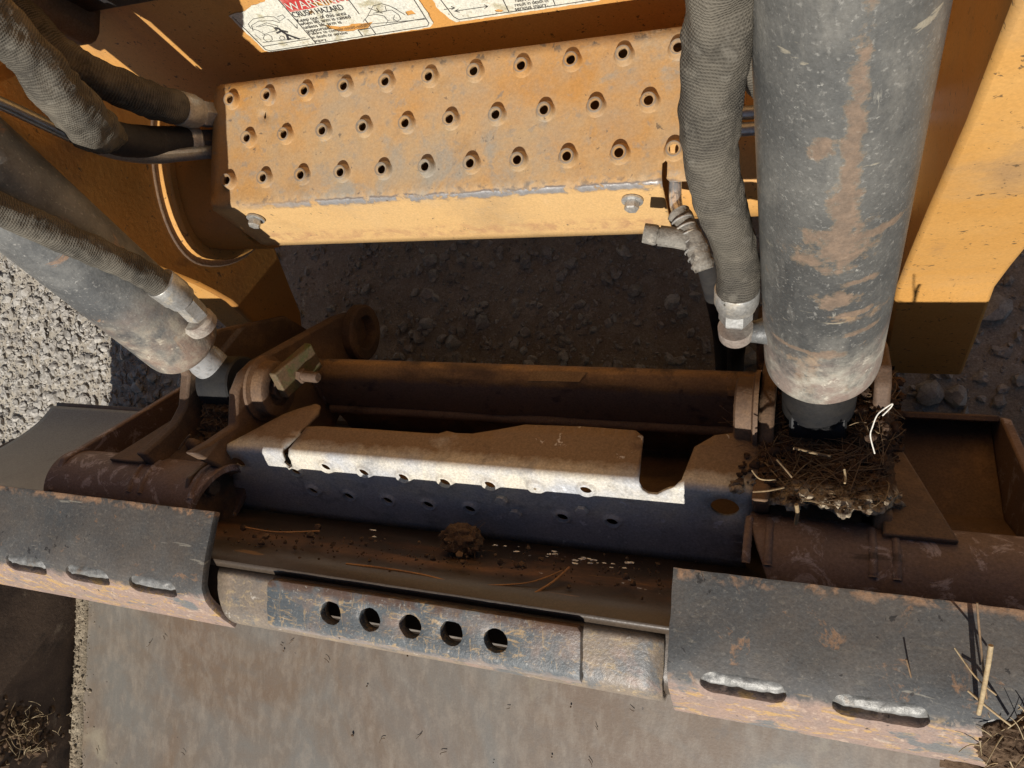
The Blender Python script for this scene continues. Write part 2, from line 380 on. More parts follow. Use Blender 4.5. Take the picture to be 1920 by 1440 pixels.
M['wall'] = worn('rusty_side_wall', (0.075, 0.05, 0.037), (0.15, 0.10, 0.068), (9, 0.4, 0.62), [
    dict(col=(0.035, 0.028, 0.024), scale=12, lo=0.52, hi=0.66, det=9, amt=0.8),
    dict(col=(0.26, 0.20, 0.14), scale=45, lo=0.60, hi=0.68, det=8, stretch=(1, 0.5, 1), amt=0.7),
    dict(col=(0.24, 0.17, 0.11), scale=11, lo=0.56, hi=0.68, amt=0.6)], rough=0.7, bump=0.3)
M['weld'] = worn('bare_weld_metal', (0.27, 0.265, 0.25), (0.19, 0.185, 0.17), (60, 0.4, 0.6), [
    dict(col=(0.20, 0.13, 0.08), scale=60, lo=0.60, hi=0.7, amt=0.7)], rough=0.5, metal=0.3, bump=0.35, bscale=200)
M['soil'] = worn('dark_dry_soil', (0.085, 0.055, 0.035), (0.14, 0.09, 0.055), (30, 0.4, 0.6), [
    dict(col=(0.18, 0.125, 0.08), scale=70, lo=0.55, hi=0.68, amt=0.6)], rough=0.95, bump=0.9, bscale=240, spec=0.1)
M['clump'] = worn('sunlit_crust_soil', (0.060, 0.040, 0.030), (0.105, 0.062, 0.036), (30, 0.4, 0.6), [
    dict(col=(0.46, 0.38, 0.27), scale=60, lo=0.40, hi=0.58, band=(1, -0.088, 0.009, 0.006), wob=0.012, amt=0.95)], rough=0.95, bump=0.9, bscale=240, spec=0.1)  # paler ridge band; sunlight on the crust put into the colour
M['bank'] = worn('pale_sandy_dirt', (0.36, 0.30, 0.215), (0.27, 0.215, 0.15), (25, 0.4, 0.6), [
    dict(col=(0.14, 0.11, 0.08), scale=70, lo=0.6, hi=0.68, amt=0.8)], rough=0.95, bump=0.9, bscale=300, spec=0.1)
M['ground'] = worn('dusty_gravel_dirt', (0.40, 0.36, 0.295), (0.30, 0.26, 0.205), (5, 0.35, 0.65), [
    dict(col=(0.46, 0.42, 0.35), scale=40, lo=0.5, hi=0.68, det=9, amt=0.8),
    dict(col=(0.52, 0.48, 0.42), scale=150, lo=0.58, hi=0.66, det=4, amt=0.7),
    dict(col=(0.15, 0.12, 0.095), scale=90, lo=0.6, hi=0.7, amt=0.7)], rough=0.95, bump=0.9, bscale=160, spec=0.1)
M['stone'] = worn('grey_stone', (0.30, 0.278, 0.245), (0.48, 0.45, 0.40), (45, 0.38, 0.62), [
    dict(col=(0.28, 0.245, 0.20), scale=20, lo=0.5, hi=0.65, amt=0.7)], rough=0.9, bump=0.5, bscale=120, spec=0.15)
M['straw'] = worn('dry_straw', (0.50, 0.40, 0.24), (0.36, 0.25, 0.13), (30, 0.4, 0.6), rough=0.7, bump=0.1)
M['straw_old'] = worn('brown_old_straw', (0.30, 0.215, 0.115), (0.20, 0.135, 0.075), (60, 0.4, 0.6), rough=0.75, bump=0.1)
M['twig'] = worn('brown_root_fibre', (0.13, 0.082, 0.045), (0.21, 0.135, 0.075), (30, 0.4, 0.6), rough=0.8, bump=0.1)
M['white_stem'] = worn('bleached_stem', (0.75, 0.71, 0.62), None, (), rough=0.6, bump=0.1)
M['mark'] = worn('orange_scratch_rust', (0.42, 0.21, 0.07), (0.30, 0.15, 0.06), (40, 0.4, 0.6), rough=0.7, bump=0.1)
M['decal'] = worn('aged_white_vinyl', (0.66, 0.66, 0.58), (0.72, 0.70, 0.58), (20, 0.35, 0.65), [
    dict(col=(0.40, 0.36, 0.22), scale=34, lo=0.57, hi=0.66, det=9, dist=0.6, amt=0.8),
    dict(col=(0.15, 0.12, 0.09), scale=150, lo=0.14, hi=0.07, speck=True, amt=0.7)], rough=0.5, bump=0.1)
M['ink'] = worn('faded_black_ink', (0.035, 0.035, 0.037), (0.09, 0.085, 0.08), (40, 0.5, 0.7), rough=0.6, bump=0.05)
M['red'] = worn('faded_red_ink', (0.50, 0.05, 0.045), (0.62, 0.30, 0.25), (30, 0.5, 0.65), rough=0.55, bump=0.05)
M['label_old'] = worn('faded_beam_label', (0.42, 0.27, 0.12), (0.32, 0.19, 0.08), (20, 0.4, 0.6), [
    dict(col=(0.45, 0.16, 0.05), scale=20, lo=0.58, hi=0.62, amt=0.8)], rough=0.7)
M['moss'] = worn('mossy_flat_bar', (0.17, 0.10, 0.055), (0.10, 0.085, 0.045), (16, 0.35, 0.65), [
    dict(col=(0.065, 0.10, 0.025), scale=30, lo=0.50, hi=0.62, det=8, amt=0.9),
    dict(col=(0.30, 0.19, 0.10), scale=20, lo=0.6, hi=0.7, amt=0.8)], rough=0.75, bump=0.3)
M['block'] = worn('dusty_brown_casting', (0.16, 0.125, 0.095), (0.11, 0.085, 0.065), (20, 0.4, 0.6), rough=0.8, bump=0.3)
M['dark_iron'] = worn('dirty_dark_iron', (0.07, 0.055, 0.045), (0.12, 0.09, 0.065), (14, 0.4, 0.6), [
    dict(col=(0.30, 0.25, 0.2), scale=70, lo=0.68, hi=0.73, amt=0.6)], rough=0.7, bump=0.3)


def weave_mat(name, high_col, dark, ku, kv):  # first colour is dust on raised threads, second fills the recesses
    N = NT(name)
    uv = N.coord('UV')
    s = N.n('SeparateXYZ')
    N.t.links.new(uv, s.inputs[0])
    jit = N.math('MULTIPLY', N.noise(uv, 45, 5), 0.007)
    u = N.math('ADD', s.outputs[0], jit)
    v = N.math('ADD', s.outputs[1], jit)
    a = N.math('SINE', N.math('MULTIPLY', N.math('ADD', u, N.math('MULTIPLY', v, 0.35)), ku))
    b = N.math('SINE', N.math('MULTIPLY', v, kv))
    h = N.math('MULTIPLY_ADD', N.math('MULTIPLY', a, b), 0.14, N.math('MULTIPLY_ADD', b, 0.22, 0.5))
    co = N.coord('Object')
    big = N.rng(N.noise(co, 14, 7, 0.7, 0.4), 0.38, 0.62)
    c = N.mix(N.rng(h, 0.25, 0.75), c4(dark), c4(high_col))
    c = N.mix(N.math('MULTIPLY', big, 0.45), c, c4(tuple(0.5 * (p + q) for p, q in zip(DUST, high_col))))
    c = N.mix(N.math('MULTIPLY', N.rng(N.noise(co, 45, 6), 0.54, 0.66), 0.6), c, c4(dark))
    c = N.mix(N.math('MULTIPLY', N.rng(N.noise(co, 90, 7), 0.56, 0.66), 0.45), c, c4(tuple(min(1, 1.9 * q) for q in high_col)))
    N.set(N.b.inputs['Base Color'], c)
    N.b.inputs['Roughness'].default_value = 0.9
    N.b.inputs['Specular IOR Level'].default_value = 0.15
    bp = N.n('Bump')
    bp.inputs['Strength'].default_value = 0.7
    bp.inputs['Distance'].default_value = 0.0015
    N.set(bp.inputs['Height'], N.math('MULTIPLY_ADD', N.noise(co, 70, 5, 0.6), 3.0, h))
    N.t.links.new(bp.outputs[0], N.b.inputs['Normal'])
    return N.m


M['sleeve'] = weave_mat('woven_hose_sleeve', (0.120, 0.108, 0.087), (0.036, 0.032, 0.027), 3300.0, 2700.0)
M['wrap'] = worn('frayed_grey_wrap', (0.26, 0.24, 0.205), (0.17, 0.155, 0.13), (60, 0.35, 0.65), [
    dict(col=(0.08, 0.07, 0.06), scale=120, lo=0.56, hi=0.66, det=8, amt=0.8),
    dict(col=(0.42, 0.38, 0.31), scale=70, lo=0.58, hi=0.68, amt=0.8)], rough=0.9, bump=0.6, bscale=260)
M['sleeve_dark'] = weave_mat('dark_woven_sleeve', (0.088, 0.080, 0.066), (0.022, 0.02, 0.018), 3300.0, 2700.0)

# ------------------------------------------------------------------ building helpers


def tag(o, label=None, cat=None, group=None, kind=None):
    for k, v in (('label', label), ('category', cat), ('group', group), ('kind', kind)):
        if v:
            o[k] = v
    return o


def thing(name, loc, label, cat, group=None):
    o = bpy.data.objects.new(name, None)
    o.empty_display_size = 0.05
    o.location = loc
    COL.objects.link(o)
    return tag(o, label, cat, group)


def link(name, me, mat, parent=None, smooth=35.0):
    me.materials.append(mat)
    if smooth:
        me.polygons.foreach_set('use_smooth', [True] * len(me.polygons))
        me.set_sharp_from_angle(angle=math.radians(smooth))
    o = bpy.data.objects.new(name, me)
    COL.objects.link(o)
    if parent is not None:
        o.parent = parent
        if parent.type == 'EMPTY':
            o.matrix_parent_inverse = Matrix.Translation(-Vector(parent.location))
    return o


def mesh(name, verts, faces, mat, parent=None, smooth=35.0, uvs=None):
    me = bpy.data.meshes.new(name)
    me.from_pydata([tuple(v) for v in verts], [], faces)
    if uvs is not None:
        ul = me.uv_layers.new(name='UVMap')
        for lp in me.loops:
            ul.data[lp.index].uv = uvs[lp.vertex_index]
    me.validate()
    me.update()
    return link(name, me, mat, parent, smooth)


def bevel(o, w=0.0015, seg=2, ang=40):
    b = o.modifiers.new('bevel', 'BEVEL')
    b.width = w
    b.segments = seg
    b.limit_method = 'ANGLE'
    b.angle_limit = math.radians(ang)
    b.harden_normals = False
    return o


def circle(cx, cy, r, n=20, ry=None):
    ry = ry or r
    return [(cx + r * math.cos(2 * math.pi * i / n), cy + ry * math.sin(2 * math.pi * i / n)) for i in range(n)]


def slot(cx, cy, w, h, n=8):
    r = h / 2
    out = []
    for i in range(n + 1):
        a = -math.pi / 2 + math.pi * i / n
        out.append((cx + w / 2 - r + r * math.cos(a), cy + r * math.sin(a)))
    for i in range(n + 1):
        a = math.pi / 2 + math.pi * i / n
        out.append((cx - w / 2 + r + r * math.cos(a), cy + r * math.sin(a)))
    return out


def dense(loop, step):
    out = []
    for i, p in enumerate(loop):
        q = loop[(i + 1) % len(loop)]
        L = math.dist(p, q)
        k = max(1, int(math.ceil(L / step)))
        for j in range(k):
            out.append((p[0] + (q[0] - p[0]) * j / k, p[1] + (q[1] - p[1]) * j / k))
    return out


def cdt(outer, holes, extra=(), grid=None):
    """Flat sheet with holes: 2D vertices and triangles."""
    vs, es = [], []
    for loop in [outer] + list(holes):
        b = len(vs)
        vs += [Vector(p) for p in loop]
        es += [(b + i, b + (i + 1) % len(loop)) for i in range(len(loop))]
    for p in extra:
        vs.append(Vector(p))
    if grid:
        xs = [p[0] for p in outer]
        ys = [p[1] for p in outer]
        gx, gy = grid
        nx, ny = int((max(xs) - min(xs)) / gx), int((max(ys) - min(ys)) / gy)
        hc = [(sum(p[0] for p in h) / len(h), sum(p[1] for p in h) / len(h), max(math.dist(h[0], q) for q in h)) for h in holes]
        for i in range(1, nx + 1):
            for j in range(1, ny + 1):
                p = (min(xs) + i * (max(xs) - min(xs)) / (nx + 1), min(ys) + j * (max(ys) - min(ys)) / (ny + 1))
                if all(math.dist(p, (a, b_)) > d * 0.8 + 0.001 for a, b_, d in hc):
                    vs.append(Vector(p))
    r = delaunay_2d_cdt(vs, es, [], 1, 1e-7)
    V, Fc = r[0], r[2]
    if holes:
        hb = [(min(p[0] for p in h), max(p[0] for p in h), min(p[1] for p in h), max(p[1] for p in h), h) for h in holes]

        def in_hole(f):
            x, y = sum(V[i][0] for i in f) / len(f), sum(V[i][1] for i in f) / len(f)
            for (x0, x1, y0, y1, h) in hb:
                if x0 < x < x1 and y0 < y < y1:
                    ins = False
                    for i in range(len(h)):
                        a, b = h[i], h[i - 1]
                        if (a[1] > y) != (b[1] > y) and x < (b[0] - a[0]) * (y - a[1]) / (b[1] - a[1]) + a[0]:
                            ins = not ins
                    if ins:
                        return True
            return False
        Fc = [f for f in Fc if not in_hole(f)]
    used = sorted({i for f in Fc for i in f})
    ix = {o: k for k, o in enumerate(used)}
    return [tuple(V[i]) for i in used], [tuple(ix[i] for i in f) for f in Fc]


def sheet(name, outer, holes, fmap, mat, parent=None, thick=0.004, grid=None, extra=(), flip=False, smooth=35.0, offset=-1.0, bev=0.0, rim=True):
    v2, fs = cdt(outer, holes, extra, grid)
    if flip:
        fs = [tuple(reversed(f)) for f in fs]
    o = mesh(name, [fmap(*p) for p in v2], fs, mat, parent, smooth, uvs=v2)
    if thick:
        s = o.modifiers.new('solid', 'SOLIDIFY')
        s.thickness = thick
        s.offset = offset
        s.use_even_offset = False
    if bev:
        bevel(o, bev)
    return o


def prism(name, poly, axis, a, b, mat, parent=None, bev=0.0015, smooth=35.0):
    """Polygon in the plane across AXIS (0: (y,z), 1: (x,z), 2: (x,y)), extruded from a to b."""
    v2, fs = cdt(poly, [])

    def mk(p, t):
        return (t, p[0], p[1]) if axis == 0 else (p[0], t, p[1]) if axis == 1 else (p[0], p[1], t)
    n = len(v2)
    vs = [mk(p, a) for p in v2] + [mk(p, b) for p in v2]
    from collections import Counter
    cnt = Counter()
    for f in fs:
        for i in range(len(f)):
            cnt[(f[i], f[(i + 1) % len(f)])] += 1
    faces = [tuple(reversed(f)) for f in fs] + [tuple(i + n for i in f) for f in fs]
    for (i, j) in list(cnt):
        if (j, i) not in cnt:
            faces.append((i, j, j + n, i + n))
    me = bpy.data.meshes.new(name)
    me.from_pydata(vs, [], faces)
    bm = bmesh.new()
    bm.from_mesh(me)
    bmesh.ops.recalc_face_normals(bm, faces=bm.faces)
    bmesh.ops.dissolve_limit(bm, angle_limit=0.01, verts=bm.verts, edges=bm.edges)
    bm.to_mesh(me)
    bm.free()
    o = link(name, me, mat, parent, smooth)
    if bev:
        bevel(o, bev)
    return o


def box(name, c, size, mat, parent=None, rot=None, bev=0.0015):
    x, y, z = (s / 2 for s in size)
    vs = [Vector((i, j, k)) for i in (-x, x) for j in (-y, y) for k in (-z, z)]
    m = (rot.to_4x4() if rot is not None else Matrix.Identity(4))
    vs = [Vector(c) + (m @ v) for v in vs]
    fs = [(0, 1, 3, 2), (4, 6, 7, 5), (0, 4, 5, 1), (2, 3, 7, 6), (0, 2, 6, 4), (1, 5, 7, 3)]
    o = mesh(name, vs, fs, mat, parent)
    if bev:
        bevel(o, bev)
    return o


def frame(d):
    d = Vector(d).normalized()
    t = Vector((1, 0, 0)) if abs(d.x) < 0.9 else Vector((0, 1, 0))
    a = (t - d * d.dot(t)).normalized()
    return a, d.cross(a)


def lathe(name, base, d, prof, mat, parent=None, n=40, smooth=35.0, ref=None, seed=None, rough=0.0):
    """Profile of (radius, height) pairs turned about an axis from BASE along D; open ends stay open unless the radius is 0."""
    a, b = frame(d)
    if ref is not None:
        a = (Vector(ref) - Vector(d) * Vector(ref).dot(Vector(d))).normalized()
        b = Vector(d).normalized().cross(a)
    d = Vector(d).normalized()
    base = Vector(base)
    vs, uv, fs = [], [], []
    for (r, h) in prof:
        for i in range(n):
            an = 2 * math.pi * i / n
            rr = r
            if rough:
                rr = r + rough * noise.noise(Vector((math.cos(an) * 3 + (seed or 0), math.sin(an) * 3, h * 60)))
            vs.append(base + d * h + a * (rr * math.cos(an)) + b * (rr * math.sin(an)))
            w = an if an <= math.pi else an - 2 * math.pi
            uv.append((w * max(r, 0.01), h))
    for k in range(len(prof) - 1):
        for i in range(n):
            j = (i + 1) % n
            fs.append((k * n + i, k * n + j, (k + 1) * n + j, (k + 1) * n + i))
    return mesh(name, vs, fs, mat, parent, smooth, uv)


def spline(pts, k=8):
    """Catmull-Rom through tuples (any length)."""
    out = []
    n = len(pts)
    for i in range(n - 1):
        p0, p1, p2, p3 = pts[max(i - 1, 0)], pts[i], pts[i + 1], pts[min(i + 2, n - 1)]
        for j in range(k):
            t = j / k
            out.append(tuple(0.5 * ((2 * b) + (-a + c) * t + (2 * a - 5 * b + 4 * c - d) * t * t + (-a + 3 * b - 3 * c + d) * t ** 3)
                             for a, b, c, d in zip(p0, p1, p2, p3)))
    out.append(tuple(pts[-1]))
    return out


def tube_data(path, n=10, cap=True, wob=0.0, seed=0.0, wfreq=40.0):
    """path: (x, y, z, r) tuples."""
    vs, uv, fs = [], [], []
    prev = None
    L = 0.0
    N_ = len(path)
    for k, p in enumerate(path):
        c = Vector(p[:3])
        d = (Vector(path[min(k + 1, N_ - 1)][:3]) - Vector(path[max(k - 1, 0)][:3]))
        d = d.normalized() if d.length > 1e-9 else Vector((0, 0, 1))
        if k:
            L += (c - Vector(path[k - 1][:3])).length
        if prev is None:
            a, _ = frame(d)
        else:
            a = (prev - d * prev.dot(d)).normalized()
        prev = a
        b = d.cross(a)
        for i in range(n + 1):
            an = 2 * math.pi * i / n
            r = p[3]
            if wob:
                ca, sa = math.cos(an), math.sin(an)
                r *= 1 + wob * noise.fractal(Vector((ca * 1.3 + seed, sa * 1.3, L * wfreq)), 1.0, 2.0, 3)
                q = noise.noise(Vector((ca * 0.9 + seed + 4, sa * 0.9, L * wfreq * 2.6)))
                r *= 1 + 0.55 * wob * (1 - abs(q) * 2.2)
            vs.append(c + a * (r * math.cos(an)) + b * (r * math.sin(an)))
            uv.append((an * p[3], L))
    m = n + 1
    for k in range(N_ - 1):
        for i in range(n):
            fs.append((k * m + i, k * m + i + 1, (k + 1) * m + i + 1, (k + 1) * m + i))
    if cap:
        fs.append(tuple(reversed(range(n))))
        fs.append(tuple((N_ - 1) * m + i for i in range(n)))
    return vs, fs, uv


def tube(name, pts, mat, parent=None, n=20, k=8, cap=True, wob=0.0, seed=0.0, wfreq=40.0):
    vs, fs, uv = tube_data(spline([tuple(p[0]) + (p[1],) for p in pts], k), n, cap, wob, seed, wfreq)
    return mesh(name, vs, fs, mat, parent, 60.0, uv)


class Bag:
    """Collects many small shapes of one stuff object."""

    def __init__(self):
        self.v, self.f = [], []

    def add(self, vs, fs):
        b = len(self.v)
        self.v += [tuple(v) for v in vs]
        self.f += [tuple(i + b for i in f) for f in fs]

    def fibre(self, p, q, r, bend=0.2, n=5, k=5, taper=0.5):
        p, q = Vector(p), Vector(q)
        L = (q - p).length
        off = Vector((random.gauss(0, 1), random.gauss(0, 1), random.gauss(0, 1))) * bend * L * 0.5
        mid = (p + q) / 2 + off
        path = []
        for i in range(k + 1):
            t = i / k
            c = p * (1 - t) ** 2 + mid * 2 * t * (1 - t) + q * t * t
            path.append((c.x, c.y, c.z, r * (1 - (1 - taper) * t)))
        vs, fs, _ = tube_data(path, n, True)
        self.add(vs, fs)

    def make(self, name, mat, parent=None, smooth=40.0):
        return mesh(name, self.v, self.f, mat, parent, smooth)


def hexbolt(name, c, d, r, h, mat, parent, flange=0.0, fh=0.002):
    d = Vector(d).normalized()
    prof = []
    o = None
    if flange:
        o = lathe(name, c, d, [(0, 0), (flange, 0), (flange, fh), (r * 0.8, fh + 0.0005), (r * 0.8, fh + 0.0005)], mat, parent, n=24)
        hx = lathe('bolt_head', Vector(c) + d * fh, d, [(r, 0), (r, h * 0.85), (r * 0.86, h), (0, h)], mat, o, n=6, smooth=20)
        return o
    return lathe(name, c, d, [(r, 0), (r, h * 0.85), (r * 0.86, h), (0, h)], mat, parent, n=6, smooth=20)


_ICO = {}


def ico(sub):
    if sub not in _ICO:
        bm = bmesh.new()
        bmesh.ops.create_icosphere(bm, subdivisions=sub, radius=1.0)
        bm.verts.index_update()
        _ICO[sub] = ([v.co.copy() for v in bm.verts], [tuple(v.index for v in f.verts) for f in bm.faces])
        bm.free()
    return _ICO[sub]


def stone_shape(sub, seed, amp=0.35):
    V, Fc = ico(sub)
    out = []
    for v in V:
        s = 1 + amp * noise.noise(v * 1.1 + Vector((seed * 7.3, seed * 3.1, 0))) + amp * 0.5 * noise.noise(v * 2.5 + Vector((seed, 5, 2)))
        out.append(v * s)
    return out, Fc


# ================================================================== setting: ground, gravel
def axis_steps(lo, hi, fine, far):
    a = []
    x = lo
    while x <= hi + 1e-6:
        a.append(x)
        x += fine
    s, l, r = fine, lo, hi
    left, rt = [], []
    while l > -far:
        s *= 1.7
        l -= s
        r += s
        left.append(l)
        rt.append(r)
    return list(reversed(left)) + a + rt


def gz(x, y):
    return 0.010 * noise.fractal(Vector((x * 4, y * 4, 0.3)), 1.0, 2.0, 4) + 0.004 * noise.noise(Vector((x * 40, y * 40, 2)))


def build_ground():
    X = axis_steps(-2.0, 0.7, 0.014, 60)
    Y = axis_steps(-0.3, 0.9, 0.014, 60)
    vs, fs = [], []
    for y in Y:
        for x in X:
            near = -2.2 < x < 0.9 and -0.5 < y < 1.1
            vs.append((x, y, gz(x, y) if near else 0.0))
    n = len(X)
    for j in range(len(Y) - 1):
        for i in range(n - 1):
            fs.append((j * n + i, j * n + i + 1, (j + 1) * n + i + 1, (j + 1) * n + i))
    g = mesh('ground', vs, fs, M['ground'], None, 60)
    tag(g, 'dusty gravel dirt ground under and around the loader', None, None, 'structure')
    bag = Bag()
    rnd = random.Random(3)
    shapes0 = [stone_shape(1, s, 0.75) for s in range(10)]
    shapes1 = [stone_shape(2, s + 20, 0.75) for s in range(6)]
    for i in range(24500):
        x, y = rnd.uniform(-1.95, 0.55), rnd.uniform(-0.25, 0.72)
        if i > 23000:
            x, y = rnd.gauss(-0.38, 0.3), rnd.uniform(-0.05, 0.40)
        elif i > 12000:
            x, y = rnd.uniform(-1.75, -1.12), rnd.uniform(-0.2, 0.42)
        r = 0.0015 * (1.0 - rnd.random()) ** -0.5
        r = min(r, 0.0085)
        V, Fc = (shapes1 if r > 0.008 else shapes0)[rnd.randrange(6)]
        rot = Matrix.Rotation(rnd.uniform(0, 6.28), 3, 'Z') @ Matrix.Rotation(rnd.uniform(-0.6, 0.6), 3, 'X')
        sx, sy, sz = r * rnd.uniform(0.8, 1.4), r * rnd.uniform(0.7, 1.1), r * rnd.uniform(0.5, 0.85)
        c = Vector((x, y, gz(x, y) + sz * 0.25))
        bag.add([c + rot @ Vector((v.x * sx, v.y * sy, v.z * sz)) for v in V], Fc)
    for i in range(420):
        x, y = (rnd.uniform(-1.75, -1.14), rnd.uniform(-0.2, 0.42)) if i < 260 else (rnd.gauss(-0.38, 0.3), rnd.uniform(-0.05, 0.40))
        r = rnd.uniform(0.004, 0.0105) if i < 260 else rnd.uniform(0.0035, 0.0075)
        V, Fc = shapes1[rnd.randrange(6)]
        rot = Matrix.Rotation(rnd.uniform(0, 6.28), 3, 'Z') @ Matrix.Rotation(rnd.uniform(-0.6, 0.6), 3, 'X')
        c = Vector((x, y, gz(x, y) + r * 0.15))
        bag.add([c + rot @ Vector((v.x * r * 1.2, v.y * r * 0.9, v.z * r * 0.65)) for v in V], Fc)
    s = bag.make('gravel', M['stone'], None, 12)
    tag(s, 'loose grey gravel scattered over the dirt', None, None, 'stuff')
    sd, sg = 'stones on the shaded dirt', 'stones in the sunlit gravel'
    big = [(1868, 578, .016, sd, 'large grey stone on the shaded dirt right of the right arm leg'),
           (1744, 738, .015, sd, 'left of two grey stones side by side behind the pocket right of the nest'),
           (1790, 742, .013, sd, 'right of two grey stones side by side behind the pocket right of the nest'),
           (905, 605, .011, sd, 'grey stone in the middle of the shaded dirt between step and rear beam'),
           (800, 606, .010, sd, 'grey stone on the shaded dirt just right of the round pin ring'),
           (850, 642, .012, sd, 'broad grey stone close behind the rear beam right of the pin ring'),
           (1190, 545, .010, sd, 'grey stone on the shaded dirt below the cut hose stub'),
           (1260, 565, .011, sd, 'grey stone on the shaded dirt just left of the black drop hoses'),
           (1400, 668, .013, sd, 'grey stone right of the black drop hoses at the foot of the cylinder'),
           (806, 487, .010, sd, 'grey stone half under the lower edge of the step at its left half'),
           (100, 655, .011, sg, 'largest pale stone in the sunlit gravel below the left cylinder'),
           (15, 560, .009, sg, 'pale stone in the sunlit gravel at the left picture edge'),
           (150, 690, .009, sg, 'pale stone beside the shadow edge in the sunlit gravel')]
    for i, (u, v, r, grp, lab) in enumerate(big):
        c = pz(u, v, 0.004)
        V, Fc = stone_shape(2, i + 50, 0.5)
        a = rnd.uniform(0, 6)
        rot = Matrix.Rotation(a, 3, 'Z') @ Matrix.Rotation(rnd.uniform(-.4, .4), 3, 'Y')
        o = mesh('stone', [c + rot @ Vector((p.x * r * 1.2, p.y * r, p.z * r * 0.7)) for p in V], Fc, M['stone'], None, 28)
        tag(o, lab, 'stone', grp)


build_ground()

# ================================================================== loader body: front panel with decals
PA = math.radians(14)
P0 = Vector((0, 0.392, 0.35))
PUP = Vector((0, math.sin(PA), math.cos(PA)))
PN = Vector((0, -math.cos(PA), math.sin(PA)))


def pan(x, w, off=0.0):
    return Vector((x, 0, 0)) + P0 + PUP * w + PN * off


def panxy(u, v):
    q = pp(u, v, P0, PN)
    return (q.x, (q - P0).dot(PUP))


body = thing('loader_body', (-0.325, 0.6, 0.05), 'orange front body panel of the loader with peeling white warning decals', 'loader')
sheet('front_panel', [(-1.0, -0.28), (0.36, -0.28), (0.36, 0.95), (-1.0, 0.95)], [],
      lambda x, w: pan(x, w), M['panel'], body, thick=0.006, grid=(0.1, 0.1))
box('chassis_tub', (-0.325, 1.25, 0.78), (1.34, 1.1, 1.0), M['orange'], body, bev=0.01)  # unseen hull behind the panel, put in so sky light doesn't leak
for xs in (-0.80, 0.15):  # unseen cab sides, roof and rear, added to cut sky light
    box('unseen_cab_side', (xs, 1.05, 1.62), (0.04, 1.1, 0.72), M['rubber'], body, bev=0.01)
box('unseen_cab_roof', (-0.325, 0.98, 2.0), (1.02, 1.36, 0.06), M['rubber'], body, bev=0.02)
box('unseen_cab_rear', (-0.325, 1.62, 1.62), (0.95, 0.04, 0.72), M['rubber'], body, bev=0.01)
box('mount_block', pd(102, 14, 0.87), (0.055, 0.06, 0.09), M['block'], body, bev=0.016)
box('rubber_pad', pan(-0.735, 0.156, 0.012), (0.20, 0.022, 0.07), M['rubber'], body, bev=0.006)


def ragged(pts, step=0.006, amp=0.0014, seed=0.0):
    out = []
    for i, p in enumerate(dense(pts, step)):
        out.append((p[0] + amp * noise.noise(Vector((p[0] * 160, p[1] * 160, seed))), p[1] + amp * noise.noise(Vector((p[0] * 160, p[1] * 160, seed + 9)))))
    return out


def pan_map(off):
    return lambda x, w: pan(x, w, off)


def strokes(name, lines, width, off, mat, parent):
    bag = Bag()
    for ln in lines:
        pts = ln
        for (a, b) in zip(pts[:-1], pts[1:]):
            d = Vector((b[0] - a[0], b[1] - a[1]))
            if d.length < 1e-6:
                continue
            d.normalize()
            nrm = Vector((-d.y, d.x)) * width / 2
            e = d * width * 0.3
            q = [(a[0] - e.x + nrm.x, a[1] - e.y + nrm.y), (a[0] - e.x - nrm.x, a[1] - e.y - nrm.y),
                 (b[0] + e.x - nrm.x, b[1] + e.y - nrm.y), (b[0] + e.x + nrm.x, b[1] + e.y + nrm.y)]
            bag.add([pan(x, w, off) for x, w in q], [(0, 1, 2, 3)])
    return bag.make(name, mat, parent, 0)


def lettering(text, x, w, width, height, off, mat, parent, shear=0.0):
    cu = bpy.data.curves.new('lettering', 'FONT')
    cu.body = text
    cu.size = 1.0
    tmp = bpy.data.objects.new('lettering', cu)
    COL.objects.link(tmp)
    dg = bpy.context.evaluated_depsgraph_get()
    me = bpy.data.meshes.new_from_object(tmp.evaluated_get(dg))
    bpy.data.objects.remove(tmp)
    xs = [v.co.x for v in me.vertices]
    x0, x1 = min(xs), max(xs)
    sx = width / (x1 - x0)
    for v in me.vertices:
        v.co = pan(x + (v.co.x - x0) * sx, w + v.co.y * height, off)
    me.name = 'lettering'
    return link('lettering', me, mat, parent, 0)


def rrect(x0, y0, x1, y1, r, n=4):
    out = []
    for (cx, cy, a0) in ((x1 - r, y0 + r, -90), (x1 - r, y1 - r, 0), (x0 + r, y1 - r, 90), (x0 + r, y0 + r, 180)):
        for i in range(n + 1):
            a = math.radians(a0 + 90 * i / n)
            out.append((cx + r * math.cos(a), cy + r * math.sin(a)))
    return out


